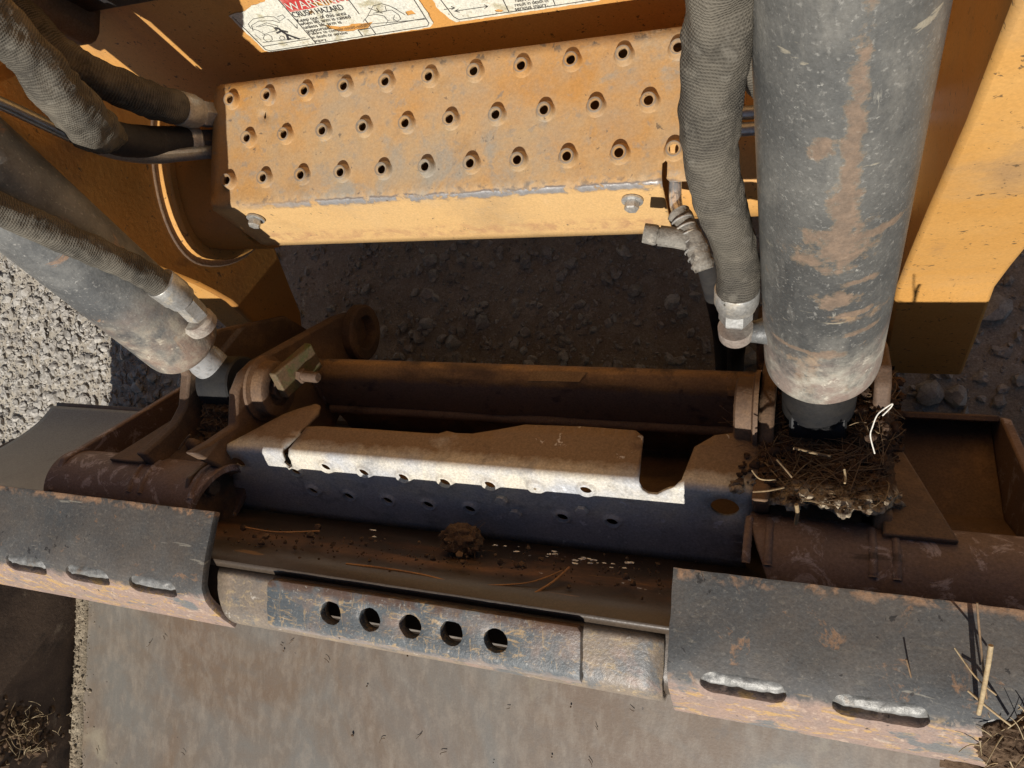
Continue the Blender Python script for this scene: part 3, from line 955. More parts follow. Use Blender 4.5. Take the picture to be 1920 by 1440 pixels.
def decals():
    top = 0.118
    # --- left decal
    d1o = [(-0.628, 0.010), (-0.622, 0.0055), (-0.403, 0.0095), (-0.3965, 0.015), (-0.3965, top), (-0.545, top), (-0.556, 0.093), (-0.572, 0.0825),
           (-0.592, 0.080), (-0.606, 0.074), (-0.631, 0.0715)]
    q = [panxy(*p) for p in [(610, 45), (640, 48), (668, 42), (700, 40), (690, 52), (665, 56), (640, 58), (618, 52)]]
    q2 = [panxy(*p) for p in [(578, 21), (585, 17), (590, 21), (583, 25)]]
    q3 = [panxy(*p) for p in [(582, 3), (600, 0), (620, -3), (626, 4), (605, 10), (590, 9)]]
    q4 = [panxy(*p) for p in [(605, 46), (612, 44), (622, 50), (612, 53)]]
    q5 = [panxy(*p) for p in [(760, 20), (772, 17), (780, 24), (765, 28)]]
    holes = [ragged(h, 0.002, 0.0016, i) for i, h in enumerate((q, q2, q3, q5))]
    dec = sheet('warning_decal', ragged(d1o, 0.004, 0.0012, 4), holes, pan_map(0.0008), M['decal'], body, thick=0.0006, smooth=0, offset=1.0)
    dec['label'] = 'peeling white crush hazard decal with a red header'
    sheet('red_header', ragged(dense([(-0.5525, 0.0628), (-0.4745, 0.0655), (-0.4745, 0.084), (-0.5525, 0.084)], 0.004), 0.003, 0.0010, 2), [ragged(q3, 0.002, 0.0014, 7)], pan_map(0.00185), M['red'], dec, thick=0, smooth=0)
    lettering('WARNING', -0.5505, 0.0658, 0.074, 0.0165, 0.0025, M['decal'], dec)

    def at(u, v):
        return panxy(u, v)
    rows = [('CRUSH HAZARD', (553, 30), (646, 14), 0.0105), ('Keep out of this area', (559, 38.5), (650, 24), 0.0068),
            ('when lift arm is raised', (565, 45), (658, 30), 0.0068), ('unless lift arm is', (572, 51.5), (641, 40), 0.0068),
            ('supported.', (577, 58), (622, 50.5), 0.0068), ('Failure to comply could result', (582, 63.5), (690, 46), 0.0056),
            ('in death or serious', (587, 70), (652, 59.5), 0.0062), ('injury.', (592, 76), (615, 72.5), 0.0058)]
    for t, a, b, h in rows:
        xa, wa = at(*a)
        xb, wb = at(*b)
        lettering(t, xa, (wa + wb) / 2 - 0.0005, xb - xa, h * 1.15, 0.0022, M['ink'], dec)
    fr = []
    rr = [(-0.6265, 0.070), (-0.6245, 0.0118), (-0.620, 0.0085), (-0.405, 0.0125), (-0.4015, 0.0165), (-0.4015, top - 0.004)]
    fr.append(rr)
    fr.append([(-0.5535, 0.0100), (-0.5535, 0.086)])
    fr.append([(-0.4715, 0.0115), (-0.4715, 0.036)])
    fr.append([(-0.4735, 0.045), (-0.4735, top)])
    fr.append([(-0.6235, 0.0175), (-0.556, 0.019)])
    fr.append([(-0.4695, 0.0225), (-0.4025, 0.0245)])
    fr.append([(-0.489, 0.0112), (-0.489, 0.0215), (-0.473, 0.0215)])
    strokes('border_line', fr, 0.0008, 0.0021, M['ink'], dec)
    # loader and falling person drawn with thin lines
    def L(*ps):
        return [panxy(*p) for p in ps]
    pic = [L((497, 62), (485, 55), (470, 50), (466, 42), (475, 33), (500, 28), (515, 29), (525, 37), (535, 30), (530, 25), (520, 29)),
           L((475, 55), (472, 45), (485, 37), (512, 36), (525, 40)), L((492, 64), (505, 58), (520, 55), (512, 47), (498, 44), (485, 48)),
           L((500, 75), (494, 70), (496, 64), (503, 62), (510, 66), (511, 72), (505, 76), (500, 75)),
           L((528, 72), (524, 69), (527, 65), (533, 66), (535, 70), (530, 73)), L((493, 77), (573, 68)), L((478, 62), (490, 72)),
           L((540, 33), (558, 51)), L((553, 47), (558, 51), (557, 43)), L((480, 48), (500, 40), (522, 46), (515, 56))]
    strokes('pictogram', pic, 0.00055, 0.0021, M['ink'], dec)
    man = [L((522, 50), (532, 58), (540, 63)), L((526, 56), (520, 59)), L((530, 55), (539, 57)), L((538, 62), (541, 71)), L((539, 62), (552, 67), (561, 70)), L((540, 71), (545, 70))]
    strokes('falling_figure', man, 0.0026, 0.0023, M['ink'], dec)
    x, w = panxy(518, 50.5)
    sheet('figure_head', circle(x, w, 0.0022, 12), [], pan_map(0.0023), M['ink'], dec, thick=0, smooth=0)
    pic2 = [L((681, 38), (690, 27), (705, 24), (720, 27), (728, 36), (724, 42)), L((688, 30), (700, 8), (716, 4), (730, 8), (745, 15)),
            L((700, 22), (735, 16), (748, 25), (752, 33), (745, 37), (738, 33), (740, 26)), L((690, 12), (718, 22)), L((676, 44), (800, 33)),
            L((706, 12), (712, 20), (725, 18), (722, 8)), L((735, 10), (760, 25))]
    strokes('pictogram', pic2, 0.00055, 0.0021, M['ink'], dec)
    # --- right decal
    d2o = [(-0.376, 0.018), (-0.3715, 0.0115), (-0.21, 0.0125), (-0.204, 0.017), (-0.204, top), (-0.392, top), (-0.386, 0.06), (-0.381, 0.045), (-0.383, 0.037)]
    h6 = [panxy(*p) for p in [(927, 18), (935, 15), (945, 17), (940, 21), (930, 21)]]
    dec2 = sheet('warning_decal', ragged(d2o, 0.004, 0.0012, 14), [ragged(h6, 0.002, 0.001, 3)], pan_map(0.0008), M['decal'], body, thick=0.0006, smooth=0, offset=1.0)
    dec2['label'] = 'white warning decal with arrows and serious injury text'
    strokes('border_line', [[(-0.3745, 0.060), (-0.3695, 0.0205), (-0.3655, 0.0155), (-0.212, 0.0160)], [(-0.307, 0.0165), (-0.307, top)], [(-0.2555, 0.0165), (-0.2555, top)]], 0.0008, 0.0021, M['ink'], dec2)
    for t, a, b, h in [('Failure to comply could', (968, 1.5), (1040, -10), 0.0068), ('result in death or', (967, 9.5), (1031, 0), 0.0068), ('serious injury.', (967, 17), (1028, 8), 0.0068)]:
        xa, wa = at(*a)
        xb, wb = at(*b)
        lettering(t, xa, (wa + wb) / 2, xb - xa, h * 1.15, 0.0022, M['ink'], dec2)
    strokes('arrow_line', [L((833, 15), (853, 12)), L((846, 9), (853, 12), (847, 15)), L((853, 18), (915, 9)), L((860, 14), (853, 18), (862, 20)), L((908, 6), (915, 9), (909, 13))], 0.0007, 0.0021, M['ink'], dec2)


decals()

# ================================================================== lift arm frame with the perforated step
arm = thing('lift_arm_frame', (-0.325, 0.2, 0.1), 'orange lift arm frame carrying a perforated front step with raised holes', 'lift arm')
LEG_F = [(0.030, 0.118), (0.066, 0.19), (0.1105, 0.268), (0.122, 0.33), (0.142, 0.46), (0.161, 0.607), (0.183, 0.716), (0.24, 1.0), (0.42, 1.7)]
LEG_B = [(0.60, 1.7), (0.42, 1.0), (0.36, 0.70), (0.335, 0.50), (0.30, 0.33), (0.20, 0.19), (0.178, 0.172), (0.10, 0.118), (0.062, 0.098)]
LEG = LEG_F + LEG_B


def shrink(poly, d):
    cx = sum(p[0] for p in poly) / len(poly)
    cy = sum(p[1] for p in poly) / len(poly)
    return [(p[0] + (cx - p[0]) * d, p[1] + (cy - p[1]) * d) for p in poly]


prism('arm_leg', LEG, 0, 0.083, 0.168, M['orange'], arm, bev=0.004)
LEGI = [(0.045, 0.150), (0.062, 0.200), (0.082, 0.236), (0.098, 0.268), (0.107, 0.300), (0.114, 0.330), (0.134, 0.46), (0.155, 0.607), (0.178, 0.716), (0.236, 1.0), (0.416, 1.7)] + \
       [(0.60, 1.7), (0.42, 1.0), (0.36, 0.70), (0.335, 0.50), (0.30, 0.33), (0.20, 0.19), (0.178, 0.172), (0.135, 0.140), (0.10, 0.112), (0.065, 0.104)]
lg = prism('arm_leg', [(y + 0.010, z) for y, z in LEG_F] + LEG_B, 0, -0.832, -0.7545, M['orange'], arm, bev=0.004)
ip = prism('inner_plate', LEGI, 0, -0.754, -0.742, M['orange_shade'], arm, bev=0.003)
ip['label'] = 'shaded inner plate of the left arm leg with a curved front edge'
lg['label'] = 'shaded left leg of the lift arm behind the left cylinder'


def cross_profile(yc, zc, r, top, n=28):
    """circle whose top is cut flat at height TOP"""
    n = 56
    pts = []
    for i in range(n):
        a = 2 * math.pi * i / n
        z = r * math.sin(a)
        if z > 0:
            z *= (top - zc) / r
        pts.append((min(0.325, yc + r * math.cos(a)), zc + z))
    out = [pts[0]]
    for p in pts[1:]:
        if math.dist(p, out[-1]) > 1e-5:
            out.append(p)
    return out


prism('cross_tube', cross_profile(0.291, 0.33, 0.131, 0.400), 0, -0.742, -0.650, M['orange_shade'], arm, bev=0.003)
prism('weld_ring', cross_profile(0.291, 0.33, 0.153, 0.420), 0, -0.7419, -0.7385, M['rust'], arm, bev=0.002)
prism('lit_band_ring', cross_profile(0.291, 0.33, 0.144, 0.412), 0, -0.7417, -0.7240, M['panel'], arm, bev=0.004)  # added ring in brighter orange, stands in for the tube's sunlit band
prism('cross_tube', cross_profile(0.291, 0.305, 0.108, 0.372), 0, -0.6515, 0.083, M['orange'], arm, bev=0.003)

# --- step: tread, front bend and lip are one folded sheet
T_END, T_R, T_ANG = 0.135, 0.008, math.radians(74)
ARC = T_R * T_ANG


def tread_map(holes_list, rb, rt, hh):
    def f(x, s):
        h = 0.0
        for (cx, cs) in holes_list:
            dx = x - cx
            if abs(dx) > rb:
                continue
            d = math.hypot(dx, s - cs)
            if d < rb:
                t = min(1.0, (rb - d) / (rb - rt))
                h = max(h, hh * (t * t * (3 - 2 * t)) ** 0.9)
        h += 0.0009 * noise.noise(Vector((x * 9, s * 9, 1.7)))
        if s <= T_END:
            return Vector((x, 0.33 - s, 0.42 + h))
        y0, z0 = 0.33 - T_END, 0.42
        if s <= T_END + ARC:
            a = (s - T_END) / T_R
            return Vector((x, y0 - T_R * math.sin(a), z0 - T_R + T_R * math.cos(a)))
        a = T_ANG
        q = s - T_END - ARC
        return Vector((x, y0 - T_R * math.sin(a) - q * math.cos(a), z0 - T_R + T_R * math.cos(a) - q * math.sin(a) + 0.0))
    return f


HOLES = [(-0.6195 + 0.0502 * i, 0.33 - 0.3094) for i in range(11)] + [(-0.594 + 0.0502 * i, 0.33 - 0.2639) for i in range(10)] + \
        [(-0.6195 + 0.0502 * i, 0.33 - 0.2177) for i in range(11)]
RB, RT = 0.0102, 0.0066
s_end = T_END + ARC + 0.092
xr = -0.127
outer = [(-0.647, 0.012), (-0.6445, 0.004), (-0.638, 0.0), (-0.098, 0.0), (-0.098, T_END + 0.006), (-0.1205, T_END + 0.006), (-0.1235, T_END + 0.002), (-0.1235, T_END - 0.012), (-0.1255, T_END - 0.0145),
         (-0.1285, T_END - 0.012), (-0.1285, T_END + ARC), (-0.132, s_end - 0.006), (-0.137, s_end), (-0.640, s_end), (-0.645, s_end - 0.005), (-0.647, T_END + ARC)]
extra = []
for (cx, cs) in HOLES:
    for r in (0.0071, 0.0077, 0.0083, 0.0089, 0.0096, 0.0104):
        extra += circle(cx, cs, r, 20)
for k in range(7):
    s = T_END + ARC * k / 6
    xx = -0.644
    while xx < -0.13:
        extra.append((xx, s))
        xx += 0.012
hl = [circle(cx, cs, RT, 20) for cx, cs in HOLES] + [[(-0.5755, 0.0365), (-0.5735, 0.0365), (-0.5725, 0.0435), (-0.5745, 0.046), (-0.5765, 0.0425)]]
step = sheet('front_step', dense(outer, 0.012), hl, tread_map(HOLES, RB, RT, 0.0078), M['tread'], arm, thick=0.0035, grid=(0.012, 0.011), extra=extra, flip=True, smooth=40)
step['label'] = 'dusty orange anti slip step with three rows of raised holes'
for (u, v) in ((480, 414), (1186, 380)):
    nrm = Vector((0, -math.sin(T_ANG), math.cos(T_ANG)))
    c = pp(u, v - 6, Vector((0, 0.1855, 0.41)), nrm)
    hexbolt('step_bolt', c + nrm * 0.0005, nrm, 0.0072, 0.009, M['zinc'], step, flange=0.0105)
# unseen plate under the tread, added to block sun through its holes
box('light_stop_plate', (-0.372, 0.3275, 0.388), (0.535, 0.004, 0.055), M['tread'], arm)


# ================================================================== hydraulic cylinders
CYD = Vector((0.0, 0.5549, 1.0)).normalized()


def cylinder(x, mat, label, side):
    end = Vector((x, 0.0275, 0.4225)) if side == 'R' else Vector((x, 0.0295, 0.4095))
    t = thing('hydraulic_cylinder', end, label, 'hydraulic cylinder', 'tilt cylinders of the loader')
    R = 0.0452
    dent = [(0.0, 0.0), (0.021, 0.0), (0.0235, 0.001), (0.036, 0.002), (0.0415, 0.005), (0.0445, 0.011), (R, 0.018)] + [(R, 0.018 + 0.012 * i) for i in range(1, 58)]
    me = lathe('barrel', Vector((0, 0, 0)), Vector((0, 0, 1)), dent, mat, None, n=72, smooth=40, ref=(0, -1, 0))
    me.parent = t
    # barrel keeps its own axis: local Z runs along the cylinder so wear bands follow it
    a = Vector((1, 0, 0))
    b = CYD.cross(a)
    rot = Matrix((a, b, CYD)).transposed().to_4x4()
    me.matrix_basis = rot
    rod_d = -CYD
    if side == 'L':
        lathe('rod', end + CYD * 0.004, rod_d, [(0.0, 0), (0.0205, 0.0), (0.0205, 0.034), (0.0215, 0.036), (0.0215, 0.058), (0.0, 0.06)], M['chrome'], t, n=40)
    else:
        lathe('rod', end + CYD * 0.004, rod_d, [(0.0, 0), (0.031, 0.0), (0.031, 0.012), (0.0295, 0.014), (0.0295, 0.018), (0.0315, 0.022), (0.0315, 0.085), (0.0, 0.087)], M['boot'], t, n=40)
    pin = Vector((x if side == 'R' else -0.668, -0.012, 0.352))
    lathe('rod_eye', pin - Vector((0.024, 0, 0)), Vector((1, 0, 0)), [(0.0, 0), (0.031, 0.0), (0.033, 0.002), (0.033, 0.046), (0.031, 0.048), (0.0, 0.048)], M['boot'], t, n=40)
    return t, end


cr, cre = cylinder(0.0128, M['cyl_r'], 'large worn grey hydraulic cylinder standing at the right over the nest of dirt', 'R')
cl, cle = cylinder(-0.6800, M['cyl_l'], 'scuffed grey hydraulic cylinder at the left with a chrome rod end', 'L')
# ports
p_r = pd(1379, 615, 0.604)
pr = lathe('port_block', p_r - Vector((0, 0, 0)) + CYD * (-0.012), CYD, [(0.0, 0), (0.0115, 0.0), (0.0135, 0.003), (0.0135, 0.014), (0.0, 0.0145)], M['port'], cr, n=28)
q_r = pd(1452, 618, 0.606)
tube('port_neck', [(p_r - CYD * 0.004, 0.0085), ((p_r + q_r) / 2 - CYD * 0.004, 0.009), (q_r, 0.0135)], M['cyl_l'], cr, n=20)
p_l = pd(373, 604, 0.850)
lathe('port_block', p_l + CYD * (-0.010), CYD, [(0.0, 0), (0.014, 0.0), (0.018, 0.003), (0.0185, 0.012), (0.015, 0.016), (0.0, 0.0165)], M['port'], cl, n=28)
q_l = pd(352, 604, 0.892)
tube('port_neck', [(p_l - CYD * 0.003, 0.013), ((p_l + q_l) / 2 - CYD * 0.003, 0.014), (q_l, 0.021)], M['cyl_l'], cl, n=20)


# ================================================================== hoses
def hose(label, path, r, mat, wob=0.05, seed=1.0, ferrule=None, nut=None, n=36, k=14, wfreq=40.0, fmat='zinc', name='hydraulic_hose'):
    """path: pixel, depth, optional radius factor"""
    pts = [(pd(u, v, d), r * (fac[0] if fac else 1.0)) for (u, v, d, *fac) in path]
    t = thing(name, pts[-1][0], label, 'hose', 'hydraulic hoses of the loader')
    tube('sleeve', pts, mat, t, n=n, k=k, wob=wob, seed=seed, wfreq=wfreq)
    if ferrule:
        a, b = pd(*ferrule[0]), pd(*ferrule[1])
        rf = ferrule[2]
        L = (b - a).length
        lathe('ferrule', a, b - a, [(0.0, 0), (rf * 0.97, 0), (rf, 0.001), (rf * 1.0, L * 0.62), (rf * 0.93, L * 0.70), (rf * 0.9, L * 0.9), (rf * 0.72, L), (0.0, L)], M[fmat], t, n=32)
    if nut:
        a, b = pd(*nut[0]), pd(*nut[1])
        rn = nut[2]
        L = (b - a).length
        nt = lathe('nut', a, b - a, [(0.0, 0), (rn * 0.9, 0), (rn, L * 0.12), (rn, L * 0.88), (rn * 0.9, L), (0.0, L)], M[fmat], t, n=6, smooth=15)
    return t


hose('wide woven hose hanging beside the right cylinder in front of the step',
     [(1352, -90, .345), (1350, -20, .368), (1346, 60, .390, 1.02), (1336, 150, .418), (1330, 230, .442), (1334, 300, .466, .98), (1350, 380, .498, .96), (1374, 450, .533, .93), (1384, 505, .558, .92), (1381, 552, .576, .90)],
     0.0166, M['sleeve'], 0.10, 2.2, ((1382, 540, .572), (1380, 576, .588), .0166), ((1380, 570, .587), (1379, 602, .598), .0128), wfreq=26)
hose('dark woven hose folded behind the wide hose at the right',
     [(1405, -60, .50), (1402, 20, .52), (1408, 90, .545), (1428, 150, .57, .9), (1470, 190, .60, .8)], 0.0135, M['sleeve'], 0.14, 5.0, wfreq=30)
hose('bunched woven hose sleeve at top left with a black hose running into the step',
     [(-70, -20, .57), (-10, 40, .595), (50, 95, .622), (100, 160, .65, 1.02), (140, 205, .685, 1.10), (172, 238, .73, 1.10), (198, 254, .775, .92)],
     0.0190, M['sleeve'], 0.18, 8.0, wfreq=30)
_t = hose('plain black hose end between the bunched sleeve and the step',
          [(182, 246, .765), (230, 262, .80), (290, 266, .85), (345, 265, .886)], 0.0170, M['rubber'], 0.03, 3.0,
          ((340, 265, .886), (378, 266, .899), .0178), ((374, 266, .898), (400, 266, .908), .0150))
_t.children[1].data.materials[0] = M['dark_iron']
hose('slimmer woven hose with a zinc ferrule entering the step end',
     [(30, 20, .745), (80, 75, .75), (120, 112, .758), (180, 142, .772), (245, 172, .795), (300, 193, .825), (340, 204, .855)], 0.0180, M['sleeve_dark'], 0.10, 4.0,
     ((333, 202, .848), (372, 212, .876), .0188), ((370, 212, .874), (402, 217, .897), .0150))
hose('black woven hose lying along the left cylinder barrel',
     [(-60, 370, .624), (0, 394, .648), (60, 420, .671, 1.05), (120, 446, .697), (180, 471, .727), (240, 499, .758), (285, 522, .783), (308, 536, .798)], 0.0134, M['sleeve'], 0.10, 6.0,
     ((300, 530, .792), (346, 564, .821), .0172), ((342, 561, .818), (372, 592, .842), .0128))
hose('torn cloth wrapped black hose at the left picture edge',
     [(-60, 90, .80), (-20, 130, .81), (8, 150, .82), (14, 180, .83, .8), (-30, 210, .84, .7)], 0.017, M['rubber'], 0.06, 9.0)

t = thing('hydraulic_pipe', pd(200, 278, .9), 'bare silver steel pipe running under the woven hoses at top left', 'pipe')
tube('pipe_run', [(pd(-60, 168, .715), .0064), (pd(0, 193, .735), .0064), (pd(80, 230, .76), .0066), (pd(150, 262, .785), .0068), (pd(205, 281, .81), .0085), (pd(280, 292, .845), .009), (pd(340, 289, .872), .008), (pd(405, 284, .905), .0078)], M['steel'], t, n=20)
for i, (v, lab) in enumerate(((211, 'upper of two bare steel pipes crossing behind the right cylinder'), (242, 'lower of two bare steel pipes crossing behind the right cylinder'))):
    a = pz(1395, v, 0.40)
    t = thing('steel_pipe', a, lab, 'pipe', 'steel pipes behind the right cylinder')
    tube('pipe_run', [(Vector((-0.093, a.y, .398)), .0062), (Vector((0.0, a.y, .40)), .0062), (Vector((0.08, a.y, .40)), .0062)], M['steel'], t, n=16)

# broken hose stubs hanging at the right end of the step
t = thing('hose_stub', pd(1290, 440, .70), 'broken hose stub with a bent steel pipe end hanging from the step', 'hose')
tube('pipe_end', [(pd(1267, 330, .715), .0058), (pd(1266, 360, .71), .0058), (pd(1268, 385, .705), .0058), (pd(1276, 408, .70), .0056)], M['chrome'], t, n=18)
wr = tube('torn_wrap', [(pd(1272, 400, .70), .0105), (pd(1285, 422, .695), .0095), (pd(1298, 445, .69), .0092), (pd(1308, 468, .688), .0098), (pd(1318, 494, .685), .0092), (pd(1322, 506, .685), .0085)], M['wrap'], t, n=22, k=10, wob=0.10, seed=3, wfreq=160)
for j in range(7):
    a = pd(1278 + j * 6.2, 412 + j * 13.5, .694 - .001 * j)
    dd = (pd(1318, 494, .685) - pd(1285, 422, .695)).normalized()
    lathe('wire_coil', a, dd, [(0.0094, 0), (0.0103, 0.0006), (0.0103, 0.0013), (0.0094, 0.002)], M['zinc'], wr, n=22)
t = thing('hose_stub', pd(1240, 442, .70), 'cut hose stub with an open ragged end pointing left', 'hose')
a, b = pd(1207, 437, .70), pd(1292, 450, .692)
lathe('outer_wrap', a, b - a, [(0.0060, 0.004), (0.0060, 0.0), (0.0088, 0.0), (0.0092, 0.010), (0.0086, 0.0125), (0.0074, 0.0128), (0.0074, 0.0140), (0.0092, 0.0142), (0.0095, 0.03), (0.0098, 0.043)], M['wrap'], t, n=26, rough=0.0008, seed=2)
lathe('bore', a + (b - a).normalized() * 0.004, b - a, [(0.0060, 0), (0.0058, 0.012), (0.0, 0.0125)], M['rubber'], t, n=20)
for i, (u, lab) in enumerate(((1338, 'left of two black hoses dropping behind the woven hose toward the ground'), (1364, 'right of two black hoses dropping behind the woven hose toward the ground'))):
    t = thing('drop_hose', pz(u + 20, 690, 0.02), lab, 'hose', 'black hoses dropping to the ground')
    if i == 0:
        tube('rubber_hose', [(pd(1322, 490, .72), .009), (pd(1335, 540, .82), .010), (pd(1347, 600, .95), .010), (pd(1352, 640, 1.02), .010), (pd(1356, 700, 1.05), .010)], M['rubber'], t, n=16)
    else:
        tube('rubber_hose', [(pd(1395, 590, .80), .010), (pd(1385, 630, .92), .011), (pd(1380, 665, 1.0), .011), (pd(1378, 710, 1.05), .011)], M['rubber'], t, n=16)

# ================================================================== quick coupler
cp = thing('quick_coupler', (-0.325, -0.05, 0.2), 'rusty brown quick coupler frame with a perforated step plate between two clevises', 'coupler')


def yz(pts, x):
    out = []
    for (u, v) in pts:
        q = px(u, v, x)
        out.append((q.y, q.z))
    return out


# inner clevis plates (the left one read off the photograph, the right one its mirror)
inner = yz([(362, 850), (400, 828), (444, 798), (446, 735), (460, 700), (484, 676), (560, 634), (632, 594), (656, 586), (682, 596), (692, 624), (688, 655), (668, 668)], -0.612)
inner += [(-0.02, 0.16), (-0.07, 0.20), (-0.10, 0.30), (-0.118, 0.40)]
outerp = yz([(272, 852), (300, 828), (335, 795), (352, 762), (357, 705)], -0.70)
outerp += [(0.02, 0.40), (0.055, 0.33), (0.085, 0.20), (0.06, 0.11), (0.02, 0.12), (-0.06, 0.20), (-0.10, 0.30), (-0.118, 0.42)]
XC = -0.325
prism('clevis_plate', inner, 0, -0.626, -0.612, M['rust'], cp, bev=0.003)
prism('clevis_plate', outerp, 0, -0.716, -0.702, M['rust'], cp, bev=0.003)
prism('clevis_plate', [(y, z - 0.022 * (1 if y < -0.03 else 0) - 0.02 * (1 if y > -0.03 and z > 0.33 else 0)) for y, z in inner], 0, 2 * XC + 0.612, 2 * XC + 0.626, M['rust'], cp, bev=0.003)
outr = [(-0.094, 0.425), (-0.075, 0.39), (-0.05, 0.365), (-0.02, 0.36), (0.012, 0.375), (0.030, 0.37), (0.052, 0.33), (0.085, 0.20), (0.06, 0.11), (0.02, 0.12), (-0.06, 0.20), (-0.10, 0.30), (-0.118, 0.42)]
prism('clevis_plate', outr, 0, 2 * XC + 0.708, 2 * XC + 0.722, M['rust'], cp, bev=0.003)
# arm pin ears outside and pin bosses
for sgn in (1, -1):
    x0 = -0.612 if sgn == 1 else 2 * XC + 0.612
    ax = Vector((sgn, 0, 0))
    b1 = lathe('pin_boss', Vector((x0, -0.017, 0.353)), ax, [(0.040, 0), (0.040, 0.004), (0.034, 0.006), (0.033, 0.020), (0.030, 0.022), (0.021, 0.022), (0.020, 0.016), (0.0, 0.016)], M['rust'], cp, n=40)
    hexbolt('pin_head', Vector((x0, -0.017, 0.353)) + ax * 0.016, ax, 0.013, 0.008, M['rust'], b1)
    lathe('pin_ring', Vector((x0, 0.066, 0.152)), ax, [(0.041, 0), (0.041, 0.012), (0.038, 0.015), (0.026, 0.015), (0.023, 0.011), (0.022, -0.004), (0.0, -0.004)], M['rust'], cp, n=40)

# floors between the clevis plates and the pocket beside the right clevis
for (xa, xb) in ((-0.702, -0.626), (2 * XC + 0.626, 2 * XC + 0.700)):
    prism('clevis_floor', [(-0.115, 0.425), (-0.10, 0.405), (-0.075, 0.36), (-0.05, 0.31), (-0.01, 0.27), (-0.02, 0.255), (-0.06, 0.29), (-0.118, 0.40)], 0, xa, xb, M['rust'], cp, bev=0.001)
for s in (1, -1):
    def mx(x):
        return x if s == 1 else 2 * XC - x
    g = [(mx(0.066), -0.038, 0.33), (mx(0.084), -0.040, 0.33), (mx(0.118), -0.108, 0.437), (mx(0.064), -0.108, 0.437)]
    lo = [(p[0], p[1] - 0.006, p[2] - 0.008) for p in g]
    fs = [(0, 1, 2, 3), (7, 6, 5, 4), (0, 4, 5, 1), (1, 5, 6, 2), (2, 6, 7, 3), (3, 7, 4, 0)]
    if s == -1:
        fs = [tuple(reversed(f)) for f in fs]
    bevel(mesh('gusset_plate', g + lo, fs, M['rust'], cp), 0.002)
    a, b = sorted((mx(0.0645), mx(0.183)))
    prism('pocket_floor', [(-0.012, 0.175), (-0.012, 0.235), (-0.018, 0.235), (-0.020, 0.195), (-0.11, 0.27), (-0.125, 0.375), (-0.132, 0.375), (-0.118, 0.26)], 0, a, b, M['rust'], cp, bev=0.001)
    a, b = sorted((mx(0.1835), mx(0.193)))
    prism('side_plate', [(-0.014, 0.235), (-0.060, 0.33), (-0.112, 0.44), (-0.15, 0.455), (-0.15, 0.30), (-0.10, 0.20), (-0.014, 0.16)], 0, a, b, M['rust_tube'], cp, bev=0.002)

# hook tubes
for s in (1, -1):
    if s == 1:
        xa, xb = -0.852, -0.608
    else:
        xa, xb = -0.040, 0.22
    r, th = 0.0455, 0.008
    cy, cz = -0.150, 0.408
    L = xb - xa
    slant = 0.02
    n = 48
    vs, fs = [], []
    rings = [(r, 0), (r, 1), (r - th, 1), (r - th, 0)]
    for (rr, e) in rings:
        for i in range(n):
            an = 2 * math.pi * i / n
            y, z = math.cos(an), math.sin(an)
            x = xa if e == 0 else xb
            if s == 1 and e == 1:
                x -= 0.034 * (0.5 - 0.5 * y)
            if s == -1 and e == 0:
                x += 0.034 * (0.5 - 0.5 * y)
            vs.append((x, cy + rr * y, cz + rr * z))
    for k in range(4):
        for i in range(n):
            j = (i + 1) % n
            k2 = (k + 1) % 4
            fs.append((k * n + i, k2 * n + i, k2 * n + j, k * n + j))
    ht = mesh('hook_tube', vs, fs, M['rust_tube'], cp)
    bevel(ht, 0.0012)
# small bolt plate inside the left tube end
prism('end_plate', [(-0.195, 0.37), (-0.108, 0.37), (-0.103, 0.42), (-0.118, 0.447), (-0.15, 0.452)], 0, -0.640, -0.634, M['shell'], cp)
hexbolt('end_bolt', Vector((-0.634, -0.132, 0.418)), (1, 0, 0), 0.010, 0.008, M['dark_iron'], cp, flange=0.012)

# --- folded step plate: face slopes toward the bucket, flange slopes away
FD = Vector((0, -0.743, -0.669))
FN = Vector((0, -0.669, 0.743))
GD = Vector((0, 0.669, -0.743))
BEND = Vector((0, -0.085, 0.42))
BR = 0.0065
BA = math.pi / 2
BL = BR * BA


def plate_map(bumps):
    def f(x, s):
        h = 0.0
        for (cx, cs, rb, rt, hh) in bumps:
            d = math.hypot(x - cx, s - cs)
            if d < rb:
                h = max(h, hh * (0.5 - 0.5 * math.cos(math.pi * min(1.0, (rb - d) / (rb - rt)))))
        if s >= BL / 2:
            return Vector((x, 0, 0)) + BEND + FD * (s - BL / 2 + BR) + FN * h
        if s <= -BL / 2:
            return Vector((x, 0, 0)) + BEND + GD * (-s - BL / 2 + BR)
        c = BEND + FD * BR + GD * BR
        a = (s + BL / 2) / BL * BA          # 0 at flange side, BA at the face side
        return Vector((x, 0, 0)) + c - FD * (BR * math.cos(a)) - GD * (BR * math.sin(a)) if False else Vector((x, 0, 0)) + c + (-GD) * (BR * math.sin(a)) + (-FD) * (BR * math.cos(a))
    return f


def face_xs(u, v):
    q = pp(u, v, BEND, FN)
    return (q.x, (q - BEND).dot(FD) - BR + BL / 2)


GN = Vector((0, 0.743, 0.669))


def flange_xs(u, v):
    q = pp(u, v, BEND, GN)
    return (q.x, -((q - BEND).dot(GD) - BR + BL / 2))


